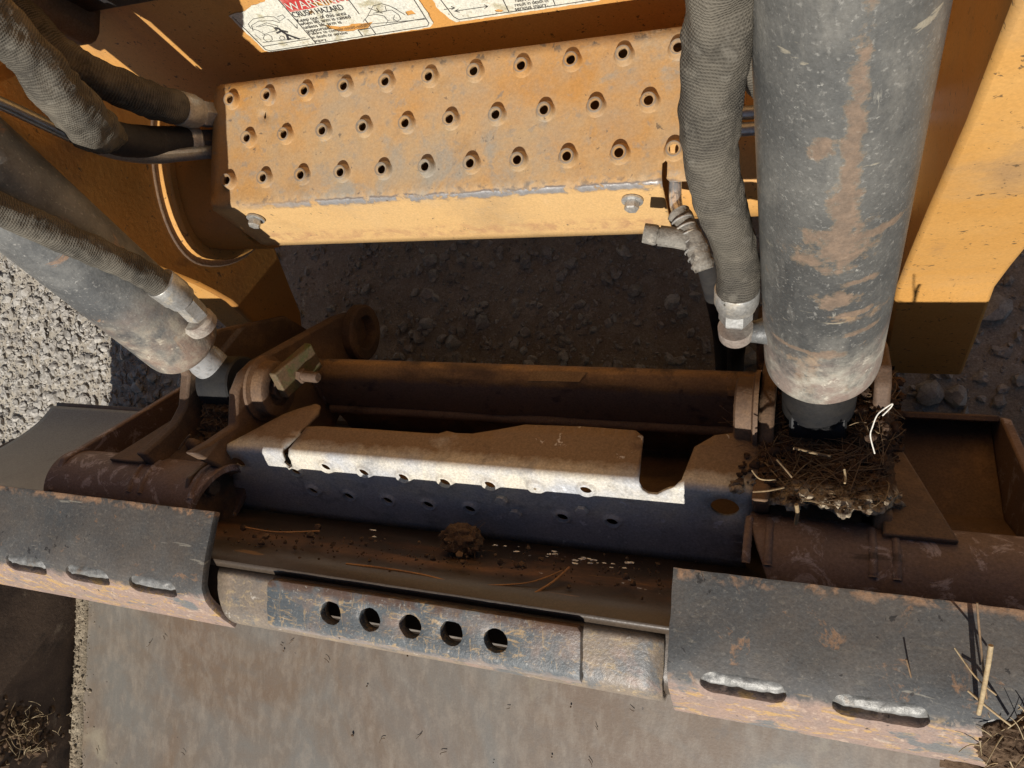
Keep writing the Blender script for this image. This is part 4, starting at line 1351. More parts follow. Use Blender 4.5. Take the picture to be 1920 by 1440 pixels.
fl = flange_xs
out = []
out += [(-0.612, 0.004), (-0.612, -0.004)]
out += [fl(532, 776), fl(560, 766), fl(592, 757), fl(600, 760), fl(596, 775), fl(578, 794)]
xl = face_xs(528, 845)[0]
out += [(xl - 0.003, -0.006), (xl - 0.003, 0.006), (xl - 0.004, 0.013), (xl - 0.008, 0.017), (xl - 0.006, 0.021), (xl - 0.001, 0.022), (xl + 0.004, 0.019), (xl + 0.005, 0.012), (xl + 0.005, -0.004)]
out += [fl(575, 800), fl(600, 799), fl(700, 805), fl(800, 812), fl(822, 813), fl(838, 808), fl(855, 812), fl(885, 813), fl(930, 806), fl(985, 796), fl(1100, 800), fl(1192, 807), fl(1206, 818)]
xa = fl(1209, 840)[0]
xb_ = fl(1285, 862)[0]
out += [(xa + 0.001, -0.005), (xa + 0.002, 0.005), (xa + 0.004, 0.011), (xa + 0.009, 0.0155), (xa + 0.017, 0.0155), (xa + 0.023, 0.010), (xb_ - 0.006, 0.002), (xb_, -0.006)]
out += [fl(1302, 838), fl(1340, 816), fl(1400, 808), fl(1432, 812)]
out += [(-0.036, -0.010), (-0.036, 0.012)]
fs_bot = 0.112
out += [(-0.038, 0.030), (-0.045, 0.060), (-0.046, fs_bot), (-0.648, fs_bot - 0.002), (-0.655, fs_bot - 0.01), (-0.632, 0.06), (-0.614, 0.025)]
# clean orientation
row1 = [face_xs(*p) for p in [(612, 874), (683, 884), (757, 893), (835, 902), (919, 907), (1099, 917)]]
row2 = [face_xs(*p) for p in [(555, 883), (588, 919), (655, 929), (728, 937), (804, 945), (882, 953), (1055, 968), (1148, 977)]]
big1, big2 = face_xs(447, 868), face_xs(1359, 953)
filled = face_xs(1005, 912)
bumps = [(x, s, 0.0118, 0.0072, 0.0034) for x, s in row1 + [filled]] + [(x, s, 0.0115, 0.0070, 0.0028) for x, s in row2]
hl = [circle(x, s, 0.0068, 18) for x, s in row1] + [circle(x, s, 0.0066, 18) for x, s in row2] + [circle(big1[0], big1[1], 0.0085, 20), circle(big2[0], big2[1], 0.0128, 22)]
ex = []
for (x, s, rb, rt, hh) in bumps:
    for r in (0.0076, 0.0086, 0.0096, 0.0106, 0.0119):
        ex += circle(x, s, r, 18)
xx = -0.610
while xx < -0.036:
    for k in range(9):
        ex.append((xx, -BL / 2 + BL * k / 8))
    xx += 0.008
sp = sheet('step_plate', dense(out, 0.008), hl, plate_map(bumps), M['step_plate'], cp, thick=0.004, extra=ex, grid=(0.014, 0.014), smooth=40, flip=True)
sp['label'] = 'folded dusty steel step plate with two rows of punched holes'
for (u, v) in ((967, 961), (941, 935), (1092, 955)):
    x, s = face_xs(u, v)
    hexbolt('plate_bolt', Vector((x, 0, 0)) + BEND + FD * (s - BL / 2 + BR) + FN * 0.0004, FN, 0.0068, 0.004, M['step_plate'], sp)
x, s = filled
lathe('dirt_plug', Vector((x, 0, 0)) + BEND + FD * (s - BL / 2 + BR) - FN * 0.001, FN, [(0.0085, 0), (0.0075, 0.003), (0.004, 0.0042), (0, 0.0045)], M['bank'], sp, n=16, rough=0.0006, seed=1)

# --- rear beam, bead and inner web
prism('cross_beam', [(0.024, 0.262), (0.018, 0.268), (0.004, 0.268), (-0.002, 0.264), (-0.036, 0.228), (-0.041, 0.218), (-0.036, 0.212), (0.022, 0.18)], 0, -0.608, -0.042, M['beam'], cp, bev=0.003)
# wavy edge bead along the bottom of the beam face
pts = []
for i in range(41):
    t_ = i / 40
    x = -0.606 + 0.562 * t_
    dz = 0.004 * math.exp(-((x + 0.36) / 0.035) ** 2) - 0.003 * math.exp(-((x + 0.30) / 0.03) ** 2)
    pts.append((Vector((x, -0.0425 + 0.0015 * noise.noise(Vector((x * 30, 1, 0))), 0.219 - dz)), 0.0065))
tube('edge_bead', pts, M['beam'], cp, n=12, k=2)
prism('inner_web', [(-0.044, 0.210), (-0.075, 0.160), (-0.10, 0.20), (-0.13, 0.335), (-0.135, 0.33), (-0.105, 0.17), (-0.075, 0.14), (-0.045, 0.20)], 0, -0.608, -0.042, M['rust'], cp, bev=0.001)
lab = [pp(u, v, Vector((0, 0, 0.2686)), Vector((0, 0, 1))) for (u, v) in ((998, 696), (1102, 697), (1086, 716), (990, 714))]
sheet('faded_label', [(p.x, p.y) for p in reversed(lab)], [], lambda x, y: Vector((x, y, 0.2687)), M['label_old'], cp, thick=0.0005, smooth=0, offset=1.0)
hexbolt('beam_bolt', Vector((-0.075, 0.0, 0.2795)), (1, 0, 0), 0.006, 0.018, M['rust'], cp)

# --- latch lever: mossy flat bar with a bolt
c = pd(556, 694, 0.925)
a_ = (pd(588, 650, 0.950) - pd(528, 702, 0.915)).normalized()       # along the bar
b_ = (pd(545, 745, 0.935) - pd(520, 705, 0.915)).normalized()
n_ = a_.cross(b_).normalized()
b_ = n_.cross(a_).normalized()
rot = Matrix((a_, b_, n_)).transposed()
lv = box('latch_lever', c, (0.064, 0.036, 0.012), M['moss'], cp, rot=rot, bev=0.002)
nn = n_ if n_.dot(CAM - c) > 0 else -n_
hexbolt('lever_bolt', c + nn * 0.006 - a_ * 0.002 + b_ * 0.006, nn, 0.009, 0.006, M['rust'], lv)
lathe('lever_stud', c + nn * 0.010 - a_ * 0.002 + b_ * 0.006, (nn + Vector((0.8, 0, 0))), [(0.0065, 0), (0.0065, 0.022), (0.005, 0.024), (0, 0.024)], M['rust'], lv, n=16)

# weld beads where plates meet the hook tubes


def weld_bead(pts, r=0.0038):
    path = []
    sp2 = spline([tuple(p) for p in pts], 10)
    for i, p in enumerate(sp2):
        path.append((Vector(p), r * (0.92 + 0.10 * noise.noise(Vector((i * 0.9, r * 900, 2))) + 0.05 * math.sin(i * 1.7))))
    tube('weld_bead', path, M['rust_tube'], cp, n=10, k=1)


def on_tube(x, deg, off=-0.0008):
    a = math.radians(deg)
    return Vector((x, -0.150 + (0.0455 + off) * math.cos(a), 0.408 + (0.0455 + off) * math.sin(a)))


for x in (-0.7175, -0.7005, -0.6275, 2 * XC + 0.7065, 2 * XC + 0.7235, 2 * XC + 0.6105, 2 * XC + 0.6275):
    weld_bead([on_tube(x, d) for d in (20, 40, 60, 78)])
weld_bead([(-0.611, 0.020, 0.263), (-0.611, 0.0, 0.262), (-0.611, -0.034, 0.225)], 0.004)
weld_bead([(-0.039, 0.020, 0.263), (-0.039, 0.0, 0.262), (-0.039, -0.034, 0.225)], 0.004)

# ================================================================== bucket
bk = thing('bucket', (-0.325, -0.4, 0.0), 'rusty dark loader bucket with a scraped top rail and slotted side flaps', 'bucket')
BX0, BX1 = -1.222, 0.572
SHELL = [(-0.199, 0.486), (-0.194, 0.478), (-0.190, 0.462), (-0.186, 0.42), (-0.178, 0.34), (-0.152, 0.25), (-0.112, 0.18), (-0.0765, 0.145)]
FLOOR = [(-0.0765, 0.145), (-0.078, 0.125), (-0.088, 0.105), (-0.105, 0.094), (-0.13, 0.090), (-0.7, 0.088), (-1.25, 0.086)]


def along(prof):
    acc = [0.0]
    for p, q in zip(prof[:-1], prof[1:]):
        acc.append(acc[-1] + math.dist(p, q))

    def f(s):
        for i in range(len(prof) - 1):
            if s <= acc[i + 1] + 1e-9:
                t = (s - acc[i]) / (acc[i + 1] - acc[i])
                return (prof[i][0] + (prof[i + 1][0] - prof[i][0]) * t, prof[i][1] + (prof[i + 1][1] - prof[i][1]) * t)
        return prof[-1]
    return f, acc


def extrude_profile(name, prof, x0, x1, mat, parent, thick, nx=40, flip=False, offset=-1.0, smooth=40, wave=0.0):
    sp_ = spline(prof, 5) if len(prof) > 3 else prof
    vs, fs, uv = [], [], []
    n = len(sp_)
    L = 0
    for k, p in enumerate(sp_):
        if k:
            L += math.dist(p, sp_[k - 1])
        for i in range(nx + 1):
            x = x0 + (x1 - x0) * i / nx
            w = wave * noise.noise(Vector((x * 5, L * 5, 3.0))) if wave else 0.0
            vs.append((x, p[0], p[1] + w))
            uv.append((x, L))
    m = nx + 1
    for k in range(n - 1):
        for i in range(nx):
            f = (k * m + i, k * m + i + 1, (k + 1) * m + i + 1, (k + 1) * m + i)
            fs.append(f if flip else tuple(reversed(f)))
    o = mesh(name, vs, fs, mat, parent, smooth, uv)
    if thick:
        s = o.modifiers.new('solid', 'SOLIDIFY')
        s.thickness = thick
        s.offset = offset
    return o


extrude_profile('back_shell', SHELL, -0.80, 0.15, M['shell'], bk, 0.010)
extrude_profile('shell_wing', SHELL, BX0, -0.801, M['wing'], bk, 0.010)
extrude_profile('shell_wing', SHELL, 0.151, BX1, M['wing'], bk, 0.010)
# lapped plate on the left wing
extrude_profile('lap_plate', [(-0.190, 0.462), (-0.186, 0.42), (-0.178, 0.34), (-0.160, 0.27), (-0.145, 0.237)], BX0 + 0.004, -0.803, M['wing'], bk, 0.006, offset=1.0)
extrude_profile('bucket_floor', FLOOR, BX0, BX1, M['floor'], bk, 0.012, nx=60, wave=0.0015)
for xw in (BX0 - 0.012, BX1):
    prism('side_wall', [(-0.0765, 0.13), (-0.10, 0.085), (-0.7, 0.08), (-1.25, 0.078), (-1.20, 0.16), (-0.60, 0.34), (-0.262, 0.475), (-0.199, 0.488), (-0.178, 0.34), (-0.112, 0.18)], 0, xw, xw + 0.012, M['wall'], bk, bev=0.002)

# --- top rail
RAIL = [(-0.1965, 0.470), (-0.1975, 0.482), (-0.201, 0.488), (-0.206, 0.4895), (-0.232, 0.489), (-0.246, 0.487), (-0.255, 0.481), (-0.260, 0.471), (-0.261, 0.455), (-0.261, 0.425)]
f_r, acc_r = along(spline(RAIL, 5))


def rail_map(lift=0.0):
    def f(x, s):
        y, z = f_r(max(0.0, min(s, acc_r[-1])))
        return Vector((x, y, z + lift))
    return f


holes_px = [(622, 1148), (695, 1160), (771, 1174), (848, 1187), (931, 1199)]
hx = [pz(u, v, 0.4955) for u, v in holes_px]
hs = [0.200 - 0.0 - 0 for _ in hx]
HY = sum(p.y for p in hx) / len(hx)


def s_of_y(y):
    s = 0
    while s < acc_r[-1] and f_r(s)[0] > y:
        s += 0.0005
    return s


sh_ = s_of_y(HY)
rail_out = ragged([(-0.5545, 0), (-0.552, 0.045), (-0.540, 0.078), (-0.540, acc_r[-1]), (-0.099, acc_r[-1]), (-0.0985, 0.03), (-0.0995, 0)], 0.006, 0.0014, 6)
rail_holes = [circle(p.x, sh_, 0.0128, 20) for p in hx]
tr = sheet('top_rail', rail_out, rail_holes, rail_map(), M['lip'], bk, thick=0.007, grid=(0.02, 0.004), smooth=45, flip=False, offset=1.0)
tr['label'] = 'scraped top rail of the bucket with five holes'
for xa_, xb_2 in ((-0.585, -0.528), (-0.118, -0.075)):
    prism('joint_backing', [(-0.197, 0.480), (-0.235, 0.480), (-0.248, 0.476), (-0.2545, 0.468), (-0.2555, 0.43), (-0.197, 0.43)], 0, xa_, xb_2, M['shell'], bk, bev=0.002)  # added dark backing so the rail joint gaps read black
box('rail_backing', (-0.325, -0.2155, 0.462), (0.50, 0.044, 0.010), M['shell'], bk)
# centre guard plate with five holes
GP = [(-0.2005, 0.4985), (-0.225, 0.4975), (-0.240, 0.4965), (-0.2465, 0.4945), (-0.2505, 0.489)]
f_g, acc_g = along(spline(GP, 5))


def gmap(x, s):
    y, z = f_g(max(0, min(s, acc_g[-1])))
    return Vector((x, y, z + 0.0008 * noise.noise(Vector((x * 30, s * 30, 0)))))


def s_g(y):
    s = 0
    while s < acc_g[-1] and f_g(s)[0] > y:
        s += 0.0004
    return s


gl = acc_g[-1]
go = [(-0.484, 0.003), (-0.484, gl - 0.001), (-0.482, gl), (-0.166, gl), (-0.1655, gl - 0.002), (-0.166, 0.004), (-0.169, 0.0), (-0.478, 0.0)]
gh = [ragged(circle(p.x, s_g(HY), 0.0112, 20), 0.004, 0.0012, i * 3.0) for i, p in enumerate(hx)]
gp = sheet('guard_plate', ragged(go, 0.006, 0.0012, 2), gh, gmap, M['rail'], bk, thick=0.0085, grid=(0.012, 0.005), smooth=45, offset=1.0, bev=0.0012, flip=False)
gp['label'] = 'raised worn centre plate on the rail with five torched holes'

# --- slotted side flaps
FLAP = [(-0.142, 0.4935), (-0.170, 0.500), (-0.200, 0.5065), (-0.214, 0.5075), (-0.226, 0.5045), (-0.236, 0.498), (-0.246, 0.488), (-0.2565, 0.476), (-0.272, 0.455)]
f_f, acc_f = along(spline(FLAP, 6))
FL = acc_f[-1]


def fmap_(x, s):
    y, z = f_f(max(0, min(s, FL)))
    return Vector((x, y, z + 0.0006 * noise.noise(Vector((x * 12, s * 20, 5)))))


def s_f(y):
    s = 0
    while s < FL and f_f(s)[0] > y:
        s += 0.0004
    return s


slL = [pz(u, v, 0.504) for u, v in ((50, 1028), (165, 1049), (288, 1068))]
slR = [pz(u, v, 0.504) for u, v in ((1394, 1243), (1652, 1285))]
slR.append(slR[1] + (slR[1] - slR[0]))
slL.append(slL[0] - (slL[1] - slL[0]))


def sm01(t):
    t = max(0.0, min(1.0, t))
    return t * t * (3 - 2 * t)


def flap(xa, xb, slots, label):
    sc = s_f(-0.2255)
    lo, hi = (xa, xb)
    o = [(lo, 0.0), (hi, 0.0), (hi, FL), (lo, FL)]
    if xb > -0.1 and False:
        pass
    holes = []
    for p in slots:
        if lo + 0.04 < p.x < hi - 0.04:
            holes.append(ragged(slot(p.x, sc, 0.064, 0.0215), 0.004, 0.0010, p.x * 40))
    f = sheet('side_flap', ragged(o, 0.008, 0.0010, xa * 9), holes, fmap_, M['bucket'], bk, thick=0.009, grid=(0.014, 0.005), smooth=45, offset=1.0, bev=0.0012, flip=False)
    f['label'] = label
    for p in slots:
        if lo + 0.04 < p.x < hi - 0.04:
            # puddled weld filling the upper part of each slot
            vs, fs = [], []
            nx_, ns_ = 34, 18
            for j in range(ns_ + 1):
                for i in range(nx_ + 1):
                    a = -1 + 2 * i / nx_
                    b = -1 + 2 * j / ns_
                    xx = p.x + a * 0.0335
                    ss = sc + b * 0.0118
                    base = fmap_(xx, ss)
                    dn = f_f(max(0, ss - 0.001)), f_f(min(FL, ss + 0.001))
                    tdir = Vector((0, dn[1][0] - dn[0][0], dn[1][1] - dn[0][1])).normalized()
                    nrm = Vector((0, tdir.z, -tdir.y))
                    if nrm.z < 0:
                        nrm = -nrm
                    dome = max(0.0, 1 - a * a) ** 0.35 * max(0.0, 1 - (b * 0.9) ** 2)
                    ripple = 0.00025 * math.sin(a * 19 + 3 * b + 2 * noise.noise(Vector((xx * 60, 1, 1)))) + 0.0008 * noise.fractal(Vector((xx * 70 + ss * 120, ss * 190, 1)), 1.0, 2.0, 3)
                    if a < -0.55:
                        q = math.hypot((a + 0.72) / 0.26, b / 0.9)
                        ripple += 0.0012 * math.cos(q * 4.0) * max(0, 1 - q)
                    dep = -0.0062 + 0.0056 * max(0.0, 1 - a * a) ** 0.35 * max(0.0, 1 - ((b + 0.25) * 1.1) ** 2) + ripple - 0.011 * sm01((b - 0.12 - 0.15 * noise.noise(Vector((xx * 90, 2, 2)))) / 0.22)
                    vs.append(base + nrm * dep)
            m = nx_ + 1
            for j in range(ns_):
                for i in range(nx_):
                    fs.append((j * m + i, j * m + i + 1, (j + 1) * m + i + 1, (j + 1) * m + i))
            mesh('plug_weld', vs, fs, M['weld'], f, 60)
    return f


flap(-0.975, -0.557, slL, 'left dark steel flap with short welded slots')
flap(-0.0925, 0.31, slR, 'right dark steel flap with welded slots')
# ================================================================== dirt, straw and roots


def heap(name, x0, x1, y0, y1, hfun, mat, nx=70, ny=60, parent=None):
    vs, fs = [], []
    for j in range(ny + 1):
        for i in range(nx + 1):
            x = x0 + (x1 - x0) * i / nx
            y = y0 + (y1 - y0) * j / ny
            vs.append(Vector((x, y, hfun(x, y))))
    m = nx + 1
    for j in range(ny):
        for i in range(nx):
            fs.append((j * m + i, j * m + i + 1, (j + 1) * m + i + 1, (j + 1) * m + i))
    return mesh(name, vs, fs, mat, parent, 50)


def fr(x, y, f, seed=0.0, o=5):
    return noise.fractal(Vector((x * f, y * f, seed)), 0.8, 2.1, o)


def sm(a, b, x):
    t = max(0.0, min(1.0, (x - a) / (b - a)))
    return t * t * (3 - 2 * t)


nest = thing('dirt_nest', (0.02, -0.05, 0.40), 'nest like clump of dry dirt and roots packed round the right cylinder rod', 'dirt')


def nest_h(x, y):
    yr = -0.086 + 0.012 * noise.noise(Vector((x * 48, 3, 0)))
    shade = 0.493 - 0.95 * (y + 0.142)
    h = shade - 0.018 + 0.020 * sm(0.0, 0.03, y) - 0.012 * math.exp(-(math.hypot((x - 0.014) / 0.035, (y + 0.035) / 0.03)) ** 2)
    h += 0.026 * math.exp(-((y - yr) / 0.011) ** 2) * sm(-0.014, 0.004, x) * (0.62 + 0.9 * noise.noise(Vector((x * 75, 1, 8))))
    h += 0.0075 * fr(x, y, 85, 2.0) + 0.0045 * fr(x, y, 240, 6.0, 3)
    h -= 0.075 * sm(yr - 0.005, yr - 0.014, y)
    h += 0.016 * sm(0.036, 0.050, x) * sm(-0.050, -0.025, y) * sm(0.02, 0.0, y)
    h -= 0.05 * sm(0.066, 0.084, x) + 0.02 * sm(-0.03, -0.047, x) + 0.03 * sm(0.010, 0.03, y)
    return h


heap('clod', -0.045, 0.086, -0.116, 0.034, nest_h, M['clump'], 130, 140, nest)
bag = Bag()
rnd = random.Random(11)
random.seed(5)
tan = Bag()
for i in range(90):
    x, y = rnd.uniform(-0.04, 0.075), rnd.uniform(-0.09, 0.005)
    a = rnd.gauss(0.25, 0.8)
    L = rnd.uniform(0.015, 0.05) * rnd.choice((-1, 1))
    q = (max(-0.045, min(0.088, x + math.cos(a) * L)), y + math.sin(a) * L * 0.7)
    tan.fibre((x, y, nest_h(x, y) + 0.002), (q[0], q[1], nest_h(q[0], q[1]) + rnd.uniform(0.001, 0.010)), rnd.uniform(0.0003, 0.0007), 0.3, 5, 6)
ot = tan.make('straw_fibres', M['straw_old'], nest, 40)
ot['kind'] = 'stuff'
for i in range(620):
    x = rnd.uniform(-0.042, 0.076)
    y = rnd.uniform(-0.085, 0.012)
    z = nest_h(x, y) + 0.001
    a = rnd.gauss(0.2, 0.9)
    L = rnd.uniform(0.012, 0.055) * rnd.choice((-1, 1))
    q = (x + math.cos(a) * L, y + math.sin(a) * L * 0.7)
    if not (-0.06 < q[0] < 0.09):
        continue
    qz = nest_h(max(-0.045, q[0]), q[1]) + rnd.uniform(-0.002, 0.006)
    bag.fibre((x, y, z), (q[0], q[1], qz), rnd.uniform(0.00025, 0.0006), 0.28)
for i in range(14):       # fibres sticking out to the left over the plate
    p = Vector((rnd.uniform(-0.04, -0.03), rnd.uniform(-0.085, -0.02), 0))
    p.z = nest_h(p.x, p.y)
    q = p + Vector((rnd.uniform(-0.045, -0.005), rnd.uniform(-0.015, 0.015), rnd.uniform(-0.004, 0.010)))
    bag.fibre(p, q, rnd.uniform(0.0002, 0.0004), 0.3)
crb = Bag()
for i in range(520):
    x, y = rnd.uniform(-0.055, 0.088), rnd.uniform(-0.106, 0.02)
    if x < -0.036 and not (-0.085 < y < -0.055):
        continue
    z = nest_h(x, y) if x > -0.036 else 0.423 - max(0.0, y + 0.085) * 1.11
    r = 0.0013 * (1 - rnd.random()) ** -0.6
    r = min(r, 0.0048)
    V, Fc = stone_shape(1 if r < 0.003 else 2, i * 1.3, 0.7)
    crb.add([Vector((x + p.x * r * 1.2, y + p.y * r, z + p.z * r * 0.8)) for p in V], Fc)
oc = crb.make('crumbs', M['clump'], nest, 40)
oc['kind'] = 'stuff'
o = bag.make('root_fibres', M['twig'], nest, 40)
o['kind'] = 'stuff'


def stem(name, pts, r, mat, label, group=None, cat='straw'):
    P = [(pd(u, v, d) if cat == 'twig' else pz(u, v, d), r * (fac[0] if fac else 1)) for (u, v, d, *fac) in pts]
    o = tube(name, P, mat, None, n=8, k=6)
    return tag(o, label, cat, group)


stem('plant_stem', [(1640, 850, .415), (1632, 818, .432), (1636, 800, .442), (1645, 778, .455), (1660, 765, .465), (1673, 757, .47), (1670, 764, .468), (1655, 779, .46)], 0.00055, M['white_stem'], 'bleached looping white stem standing up from the dirt nest', None, 'plant stem')
stem('straw', [(1488, 840, .400), (1520, 848, .402), (1558, 856, .400)], 0.0013, M['straw_old'], 'thick brown straw lying across the hollow of the dirt nest')
stem('straw', [(1457, 862, .435), (1470, 877, .440), (1485, 895, .44)], 0.0008, M['straw_old'], 'pale curved straw at the left side of the dirt nest')
stem('straw', [(1412, 922, .442), (1440, 920, .446), (1470, 914, .438)], 0.0008, M['straw_old'], 'straw poking left over the dark gap beside the nest')
stem('straw', [(1410, 882, .44), (1425, 898, .443), (1455, 900, .436)], 0.0006, M['straw'], 'thin bent straw arching left of the dirt nest')
stem('straw', [(1493, 946, .450), (1495, 962, .445), (1492, 982, .438)], 0.0017, M['straw_old'], 'short upright straw at the front left corner of the nest')
stem('straw', [(1583, 880, .43), (1585, 894, .432), (1584, 906, .437)], 0.0009, M['straw'], 'tiny pale straw upright in the middle of the nest')

# small clump on the back shell
c = pd(866, 1012, 0.775)
cl_ = thing('dirt_clod', c, 'small round clod of dried dirt on the dark bucket back', 'dirt')
V, Fc = ico(4)
mesh('clod', [c + Vector((v.x * 0.021, v.y * 0.016, v.z * 0.015)) * (1 + 0.28 * noise.fractal(v * 3.0, 0.8, 2.1, 5)) for v in V], Fc, M['soil'], cl_, 50)
bag = Bag()
for i in range(40):
    v = Vector((rnd.gauss(0, 1), rnd.gauss(0, 1), abs(rnd.gauss(0, 1)))).normalized()
    p = c + Vector((v.x * 0.020, v.y * 0.016, v.z * 0.015))
    bag.fibre(p, p + Vector((rnd.uniform(-1, 1), rnd.uniform(-1, 1), rnd.uniform(-.3, .6))) * 0.012, 0.0003, 0.3)
o = bag.make('root_fibres', M['twig'], cl_, 40)
o['kind'] = 'stuff'

# dirt in the left clevis
lc = thing('dirt_clod', (-0.664, -0.06, 0.36), 'dark crumbly dirt packed between the left clevis plates', 'dirt')


def lc_h(x, y):
    e = sm(-0.701, -0.690, x) * (1 - sm(-0.637, -0.6265, x))
    return 0.345 + 0.03 * e * (1 - sm(-0.05, -0.02, y) * 0.5) + 0.008 * fr(x, y, 80, 4.0) + 0.004 * fr(x, y, 240, 1.0, 3) - 0.035 * sm(-0.082, -0.095, y)


heap('clod', -0.7015, -0.6265, -0.095, -0.02, lc_h, M['soil'], 60, 60, lc)
bag = Bag()
for i in range(45):
    x, y = rnd.uniform(-0.69, -0.635), rnd.uniform(-0.085, -0.03)
    p = Vector((x, y, lc_h(x, y) + 0.002))
    bag.fibre(p, p + Vector((rnd.uniform(-1, 1), rnd.uniform(-1, 1), rnd.uniform(-.1, .5))) * 0.015, 0.0004, 0.4)
o = bag.make('root_fibres', M['twig'], lc, 40)
o['kind'] = 'stuff'
c = pd(362, 832, 0.92)
V, Fc = stone_shape(3, 3.3, 0.25)
tag(mesh('pebble', [c + Vector((v.x * 0.011, v.y * 0.007, v.z * 0.006)) for v in V], Fc, M['rust'], None, 50), 'smooth brown pebble lying at the front of the left clevis', 'stone')
stem('twig', [(336, 842, .915), (345, 828, .91), (356, 815, .905)], 0.0012, M['twig'], 'thin brown twig beside the pebble at the left clevis', None, 'twig')


# sandy bank along the left corner of the bucket
def bank_h(x, y):
    w = 0.026 + 0.007 * noise.noise(Vector((y * 14, 2, 0)))
    t_ = (x - (BX0 + 0.004)) / w
    prof = max(0.0, math.sin(min(1.0, max(0.0, t_)) * math.pi)) ** 0.7 if t_ < 1 else 0.0
    hgt = 0.013 * prof + prof * 0.003 * fr(x, y, 160, 1.5, 4)
    return 0.0895 - 0.003 + hgt + (0.0 if t_ < 1 else -0.004)


o = heap('dirt_bank', BX0 + 0.002, BX0 + 0.05, -0.95, -0.15, bank_h, M['bank'], 40, 420)
tag(o, 'pale sandy dirt bank along the left corner of the bucket floor', 'dirt')
bag = Bag()
for i in range(900):
    y = random.uniform(-0.85, -0.25)
    x = BX0 + 0.006 + abs(random.gauss(0.012, 0.009))
    r = min(0.0007 * (1 - random.random()) ** -0.5, 0.004)
    V, Fc = stone_shape(1, i * 0.7, 0.6)
    z = max(bank_h(x, y), 0.0885)
    bag.add([Vector((x, y, z)) + p * r for p in V], Fc)
ob = bag.make('grit', M['bank'], o, 40)
ob['kind'] = 'stuff'


# soil with straw on the right flap
def hr(x, y):
    d = math.hypot((x - 0.178) / 0.056, (y + 0.236) / 0.038)
    base = 0.4935
    for (yy, zz) in FLAP:
        if y <= yy:
            base = zz
    return base - 0.006 + 0.020 * max(0, 1 - d) ** 0.6 + 0.006 * fr(x, y, 110, 9.0) * (1 if d < 1.2 else 0.3) - 0.012 * sm(0.95, 1.2, d)


hp = thing('dirt_heap', (0.17, -0.25, 0.50), 'dark soil heap with dry straw on the right flap corner', 'dirt')
heap('soil', 0.11, 0.25, -0.285, -0.185, hr, M['soil'], 110, 90, hp)
bag = Bag()
for i in range(130):
    x, y = rnd.uniform(0.122, 0.22), rnd.uniform(-0.27, -0.205)
    p = Vector((x, y, hr(x, y) + 0.002))
    bag.fibre(p, p + Vector((rnd.uniform(-1, 1), rnd.uniform(-1, 1), rnd.uniform(-.1, .7))) * rnd.uniform(0.008, 0.022), rnd.uniform(0.0003, 0.0007), 0.3)
o = bag.make('straw_bits', M['straw'], hp, 40)
o['kind'] = 'stuff'
stem('straw', [(1858, 1210, .552), (1853, 1245, .546), (1843, 1300, .531), (1835, 1338, .514)], 0.0016, M['straw'], 'flat yellow straw standing in the soil heap on the right flap')
stem('straw', [(1790, 1215, .522), (1830, 1270, .528), (1868, 1303, .525)], 0.0006, M['straw'], 'long thin straw leaning left out of the right soil heap')
stem('straw', [(1815, 1295, .520), (1850, 1325, .522), (1895, 1360, .512)], 0.0008, M['straw'], 'thin straw lying along the front of the right soil heap')
stem('straw', [(1699, 1236, .512), (1703, 1250, .508), (1709, 1273, .504)], 0.0006, M['twig'], 'dark sliver of straw stuck in the welded slot of the right flap')
stem('straw', [(1832, 1130, .560), (1838, 1200, .545), (1850, 1310, .520)], 0.0007, M['twig'], 'thin dark strand in place of a straw shadow at the right soil heap')  # dark strand added where a straw's shadow falls

# soil stuck at the lower left
sl_ = thing('dirt_heap', (-1.19, -0.55, 0.1), 'dark soil and straw crumbs stuck to the left bucket wall', 'dirt')


def at_wall(u, v, off=0.0):
    q = px(u, v, BX0)
    return q + Vector((off, 0, 0))


bag = Bag()
for i in range(240):
    u, v = rnd.gauss(45, 26), rnd.gauss(1372, 22)
    c = at_wall(u, v, 0.001)
    V, Fc = stone_shape(1, i * 1.7, 0.5)
    r = rnd.uniform(0.002, 0.008)
    bag.add([c + Vector((p.x * r * 0.8, p.y * r, p.z * r)) for p in V], Fc)
o = bag.make('crumbs', M['soil'], sl_, 40)
o['kind'] = 'stuff'
bag = Bag()
for i in range(70):
    c = at_wall(rnd.gauss(45, 30), rnd.gauss(1372, 26), 0.006)
    bag.fibre(c, c + Vector((rnd.uniform(0, 1), rnd.uniform(-1, 1), rnd.uniform(-1, 1))) * 0.02, 0.0005, 0.3)
o = bag.make('straw_bits', M['straw'], sl_, 40)
o['kind'] = 'stuff'

# straws and crumbs on the dark back shell and on the floor


def on_shell(u, v, off=0.0015):
    p0 = Vector((0, -0.170, 0.452))
    n = Vector((0, 0.04, 0.026)).normalized()
    return pp(u, v, p0, n) + n * off


def shell_straw(pts, r, label):
    P = [(on_shell(u, v), r) for u, v in pts]
    return tag(tube('straw', P, M['mark'], None, n=6, k=6), label, 'straw', 'straws on the dark bucket back')


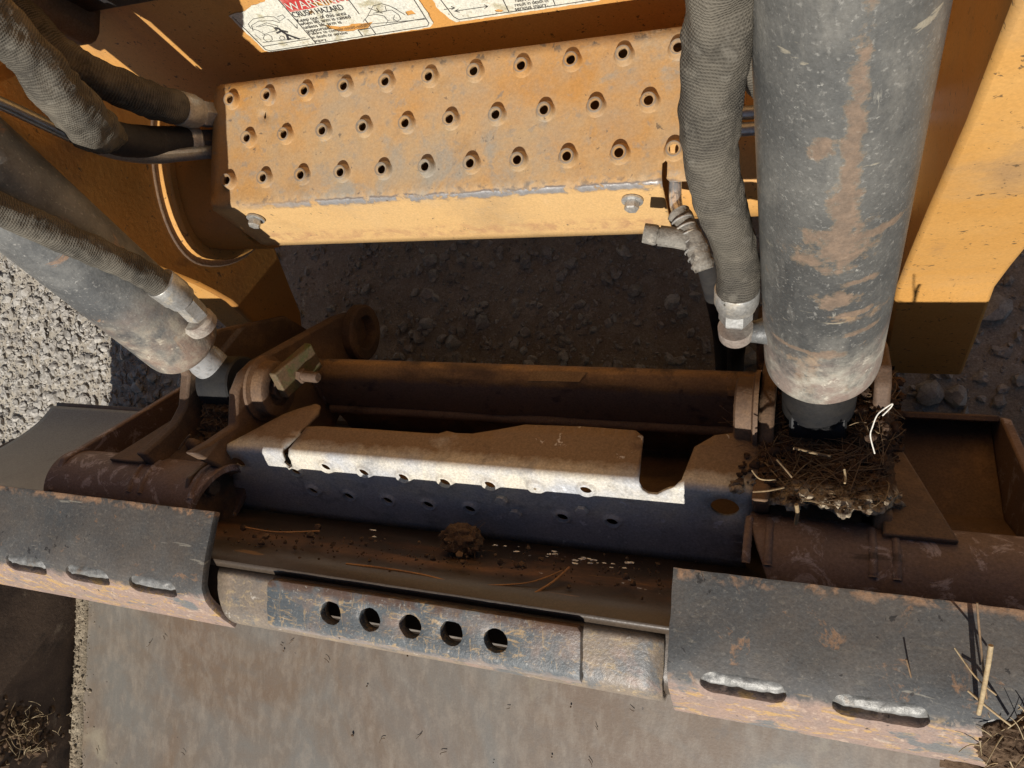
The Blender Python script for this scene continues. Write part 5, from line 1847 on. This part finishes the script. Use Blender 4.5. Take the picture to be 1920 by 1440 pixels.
shell_straw([(650, 1060), (720, 1068), (800, 1082), (855, 1098), (905, 1115)], 0.0013, 'long rust coloured straw slanting down the dark bucket back')
shell_straw([(690, 1072), (760, 1085), (840, 1110)], 0.0009, 'shorter straw just below the long one on the bucket back')
shell_straw([(1068, 1066), (1035, 1095), (985, 1125)], 0.0012, 'straw slanting left down the bucket back near its middle')
shell_straw([(1060, 1070), (990, 1095), (900, 1100)], 0.0007, 'thin straw crossing the others on the bucket back')
shell_straw([(455, 990), (520, 1000), (600, 998)], 0.0010, 'straw along the upper edge of the bucket back at its left end')
bag = Bag()
for i in range(260):
    u = rnd.uniform(420, 1250)
    v = 1000 + (u - 420) * 0.10 + rnd.gauss(-18, 16) + 20
    c = on_shell(u, v, 0.0012)
    V, Fc = stone_shape(1, i * 2.1, 0.6)
    r = 0.0007 * (1 - rnd.random()) ** -0.5
    bag.add([c + p * min(r, 0.004) for p in V], Fc)
tag(bag.make('trough_crumbs', M['soil'], None, 40), 'soil crumbs along the top of the dark bucket back', None, None, 'stuff')
bag = Bag()
for cu, cv, nn in ((930, 1022, 3), (975, 1028, 2), (1025, 1042, 4), (1085, 1050, 5), (1105, 1052, 5), (1150, 1060, 3), (700, 1000, 2), (1185, 1063, 2)):
    for i in range(nn):
        c = on_shell(cu + rnd.gauss(0, 10), cv + rnd.gauss(0, 5), 0.0006)
        V, Fc = stone_shape(2, i * 3.3 + cu, 1.1)
        r = rnd.uniform(0.0006, 0.0020)
        bag.add([c + Vector((p.x * r * 1.5, p.y * r * 0.35, p.z * r)) for p in V], Fc)
tag(bag.make('white_flakes', M['white_stem'], None, 40), 'small white flakes stuck on the dark bucket back', None, None, 'stuff')
bag = Bag()
for i in range(26):
    u, v = rnd.uniform(150, 1300), rnd.uniform(1180, 1430)
    c = pz(u, v, 0.0915)
    if rnd.random() < 0.5:
        bag.fibre(c, c + Vector((rnd.uniform(-1, 1), rnd.uniform(-1, 1), 0.15)) * rnd.uniform(0.006, 0.014), 0.0006, 0.5)
    else:
        V, Fc = stone_shape(1, i, 0.5)
        r = rnd.uniform(0.001, 0.0028)
        bag.add([c + p * r for p in V], Fc)
tag(bag.make('floor_crumbs', M['soil'], None, 40), 'small dark crumbs and bits of chaff scattered on the bucket floor', None, None, 'stuff')
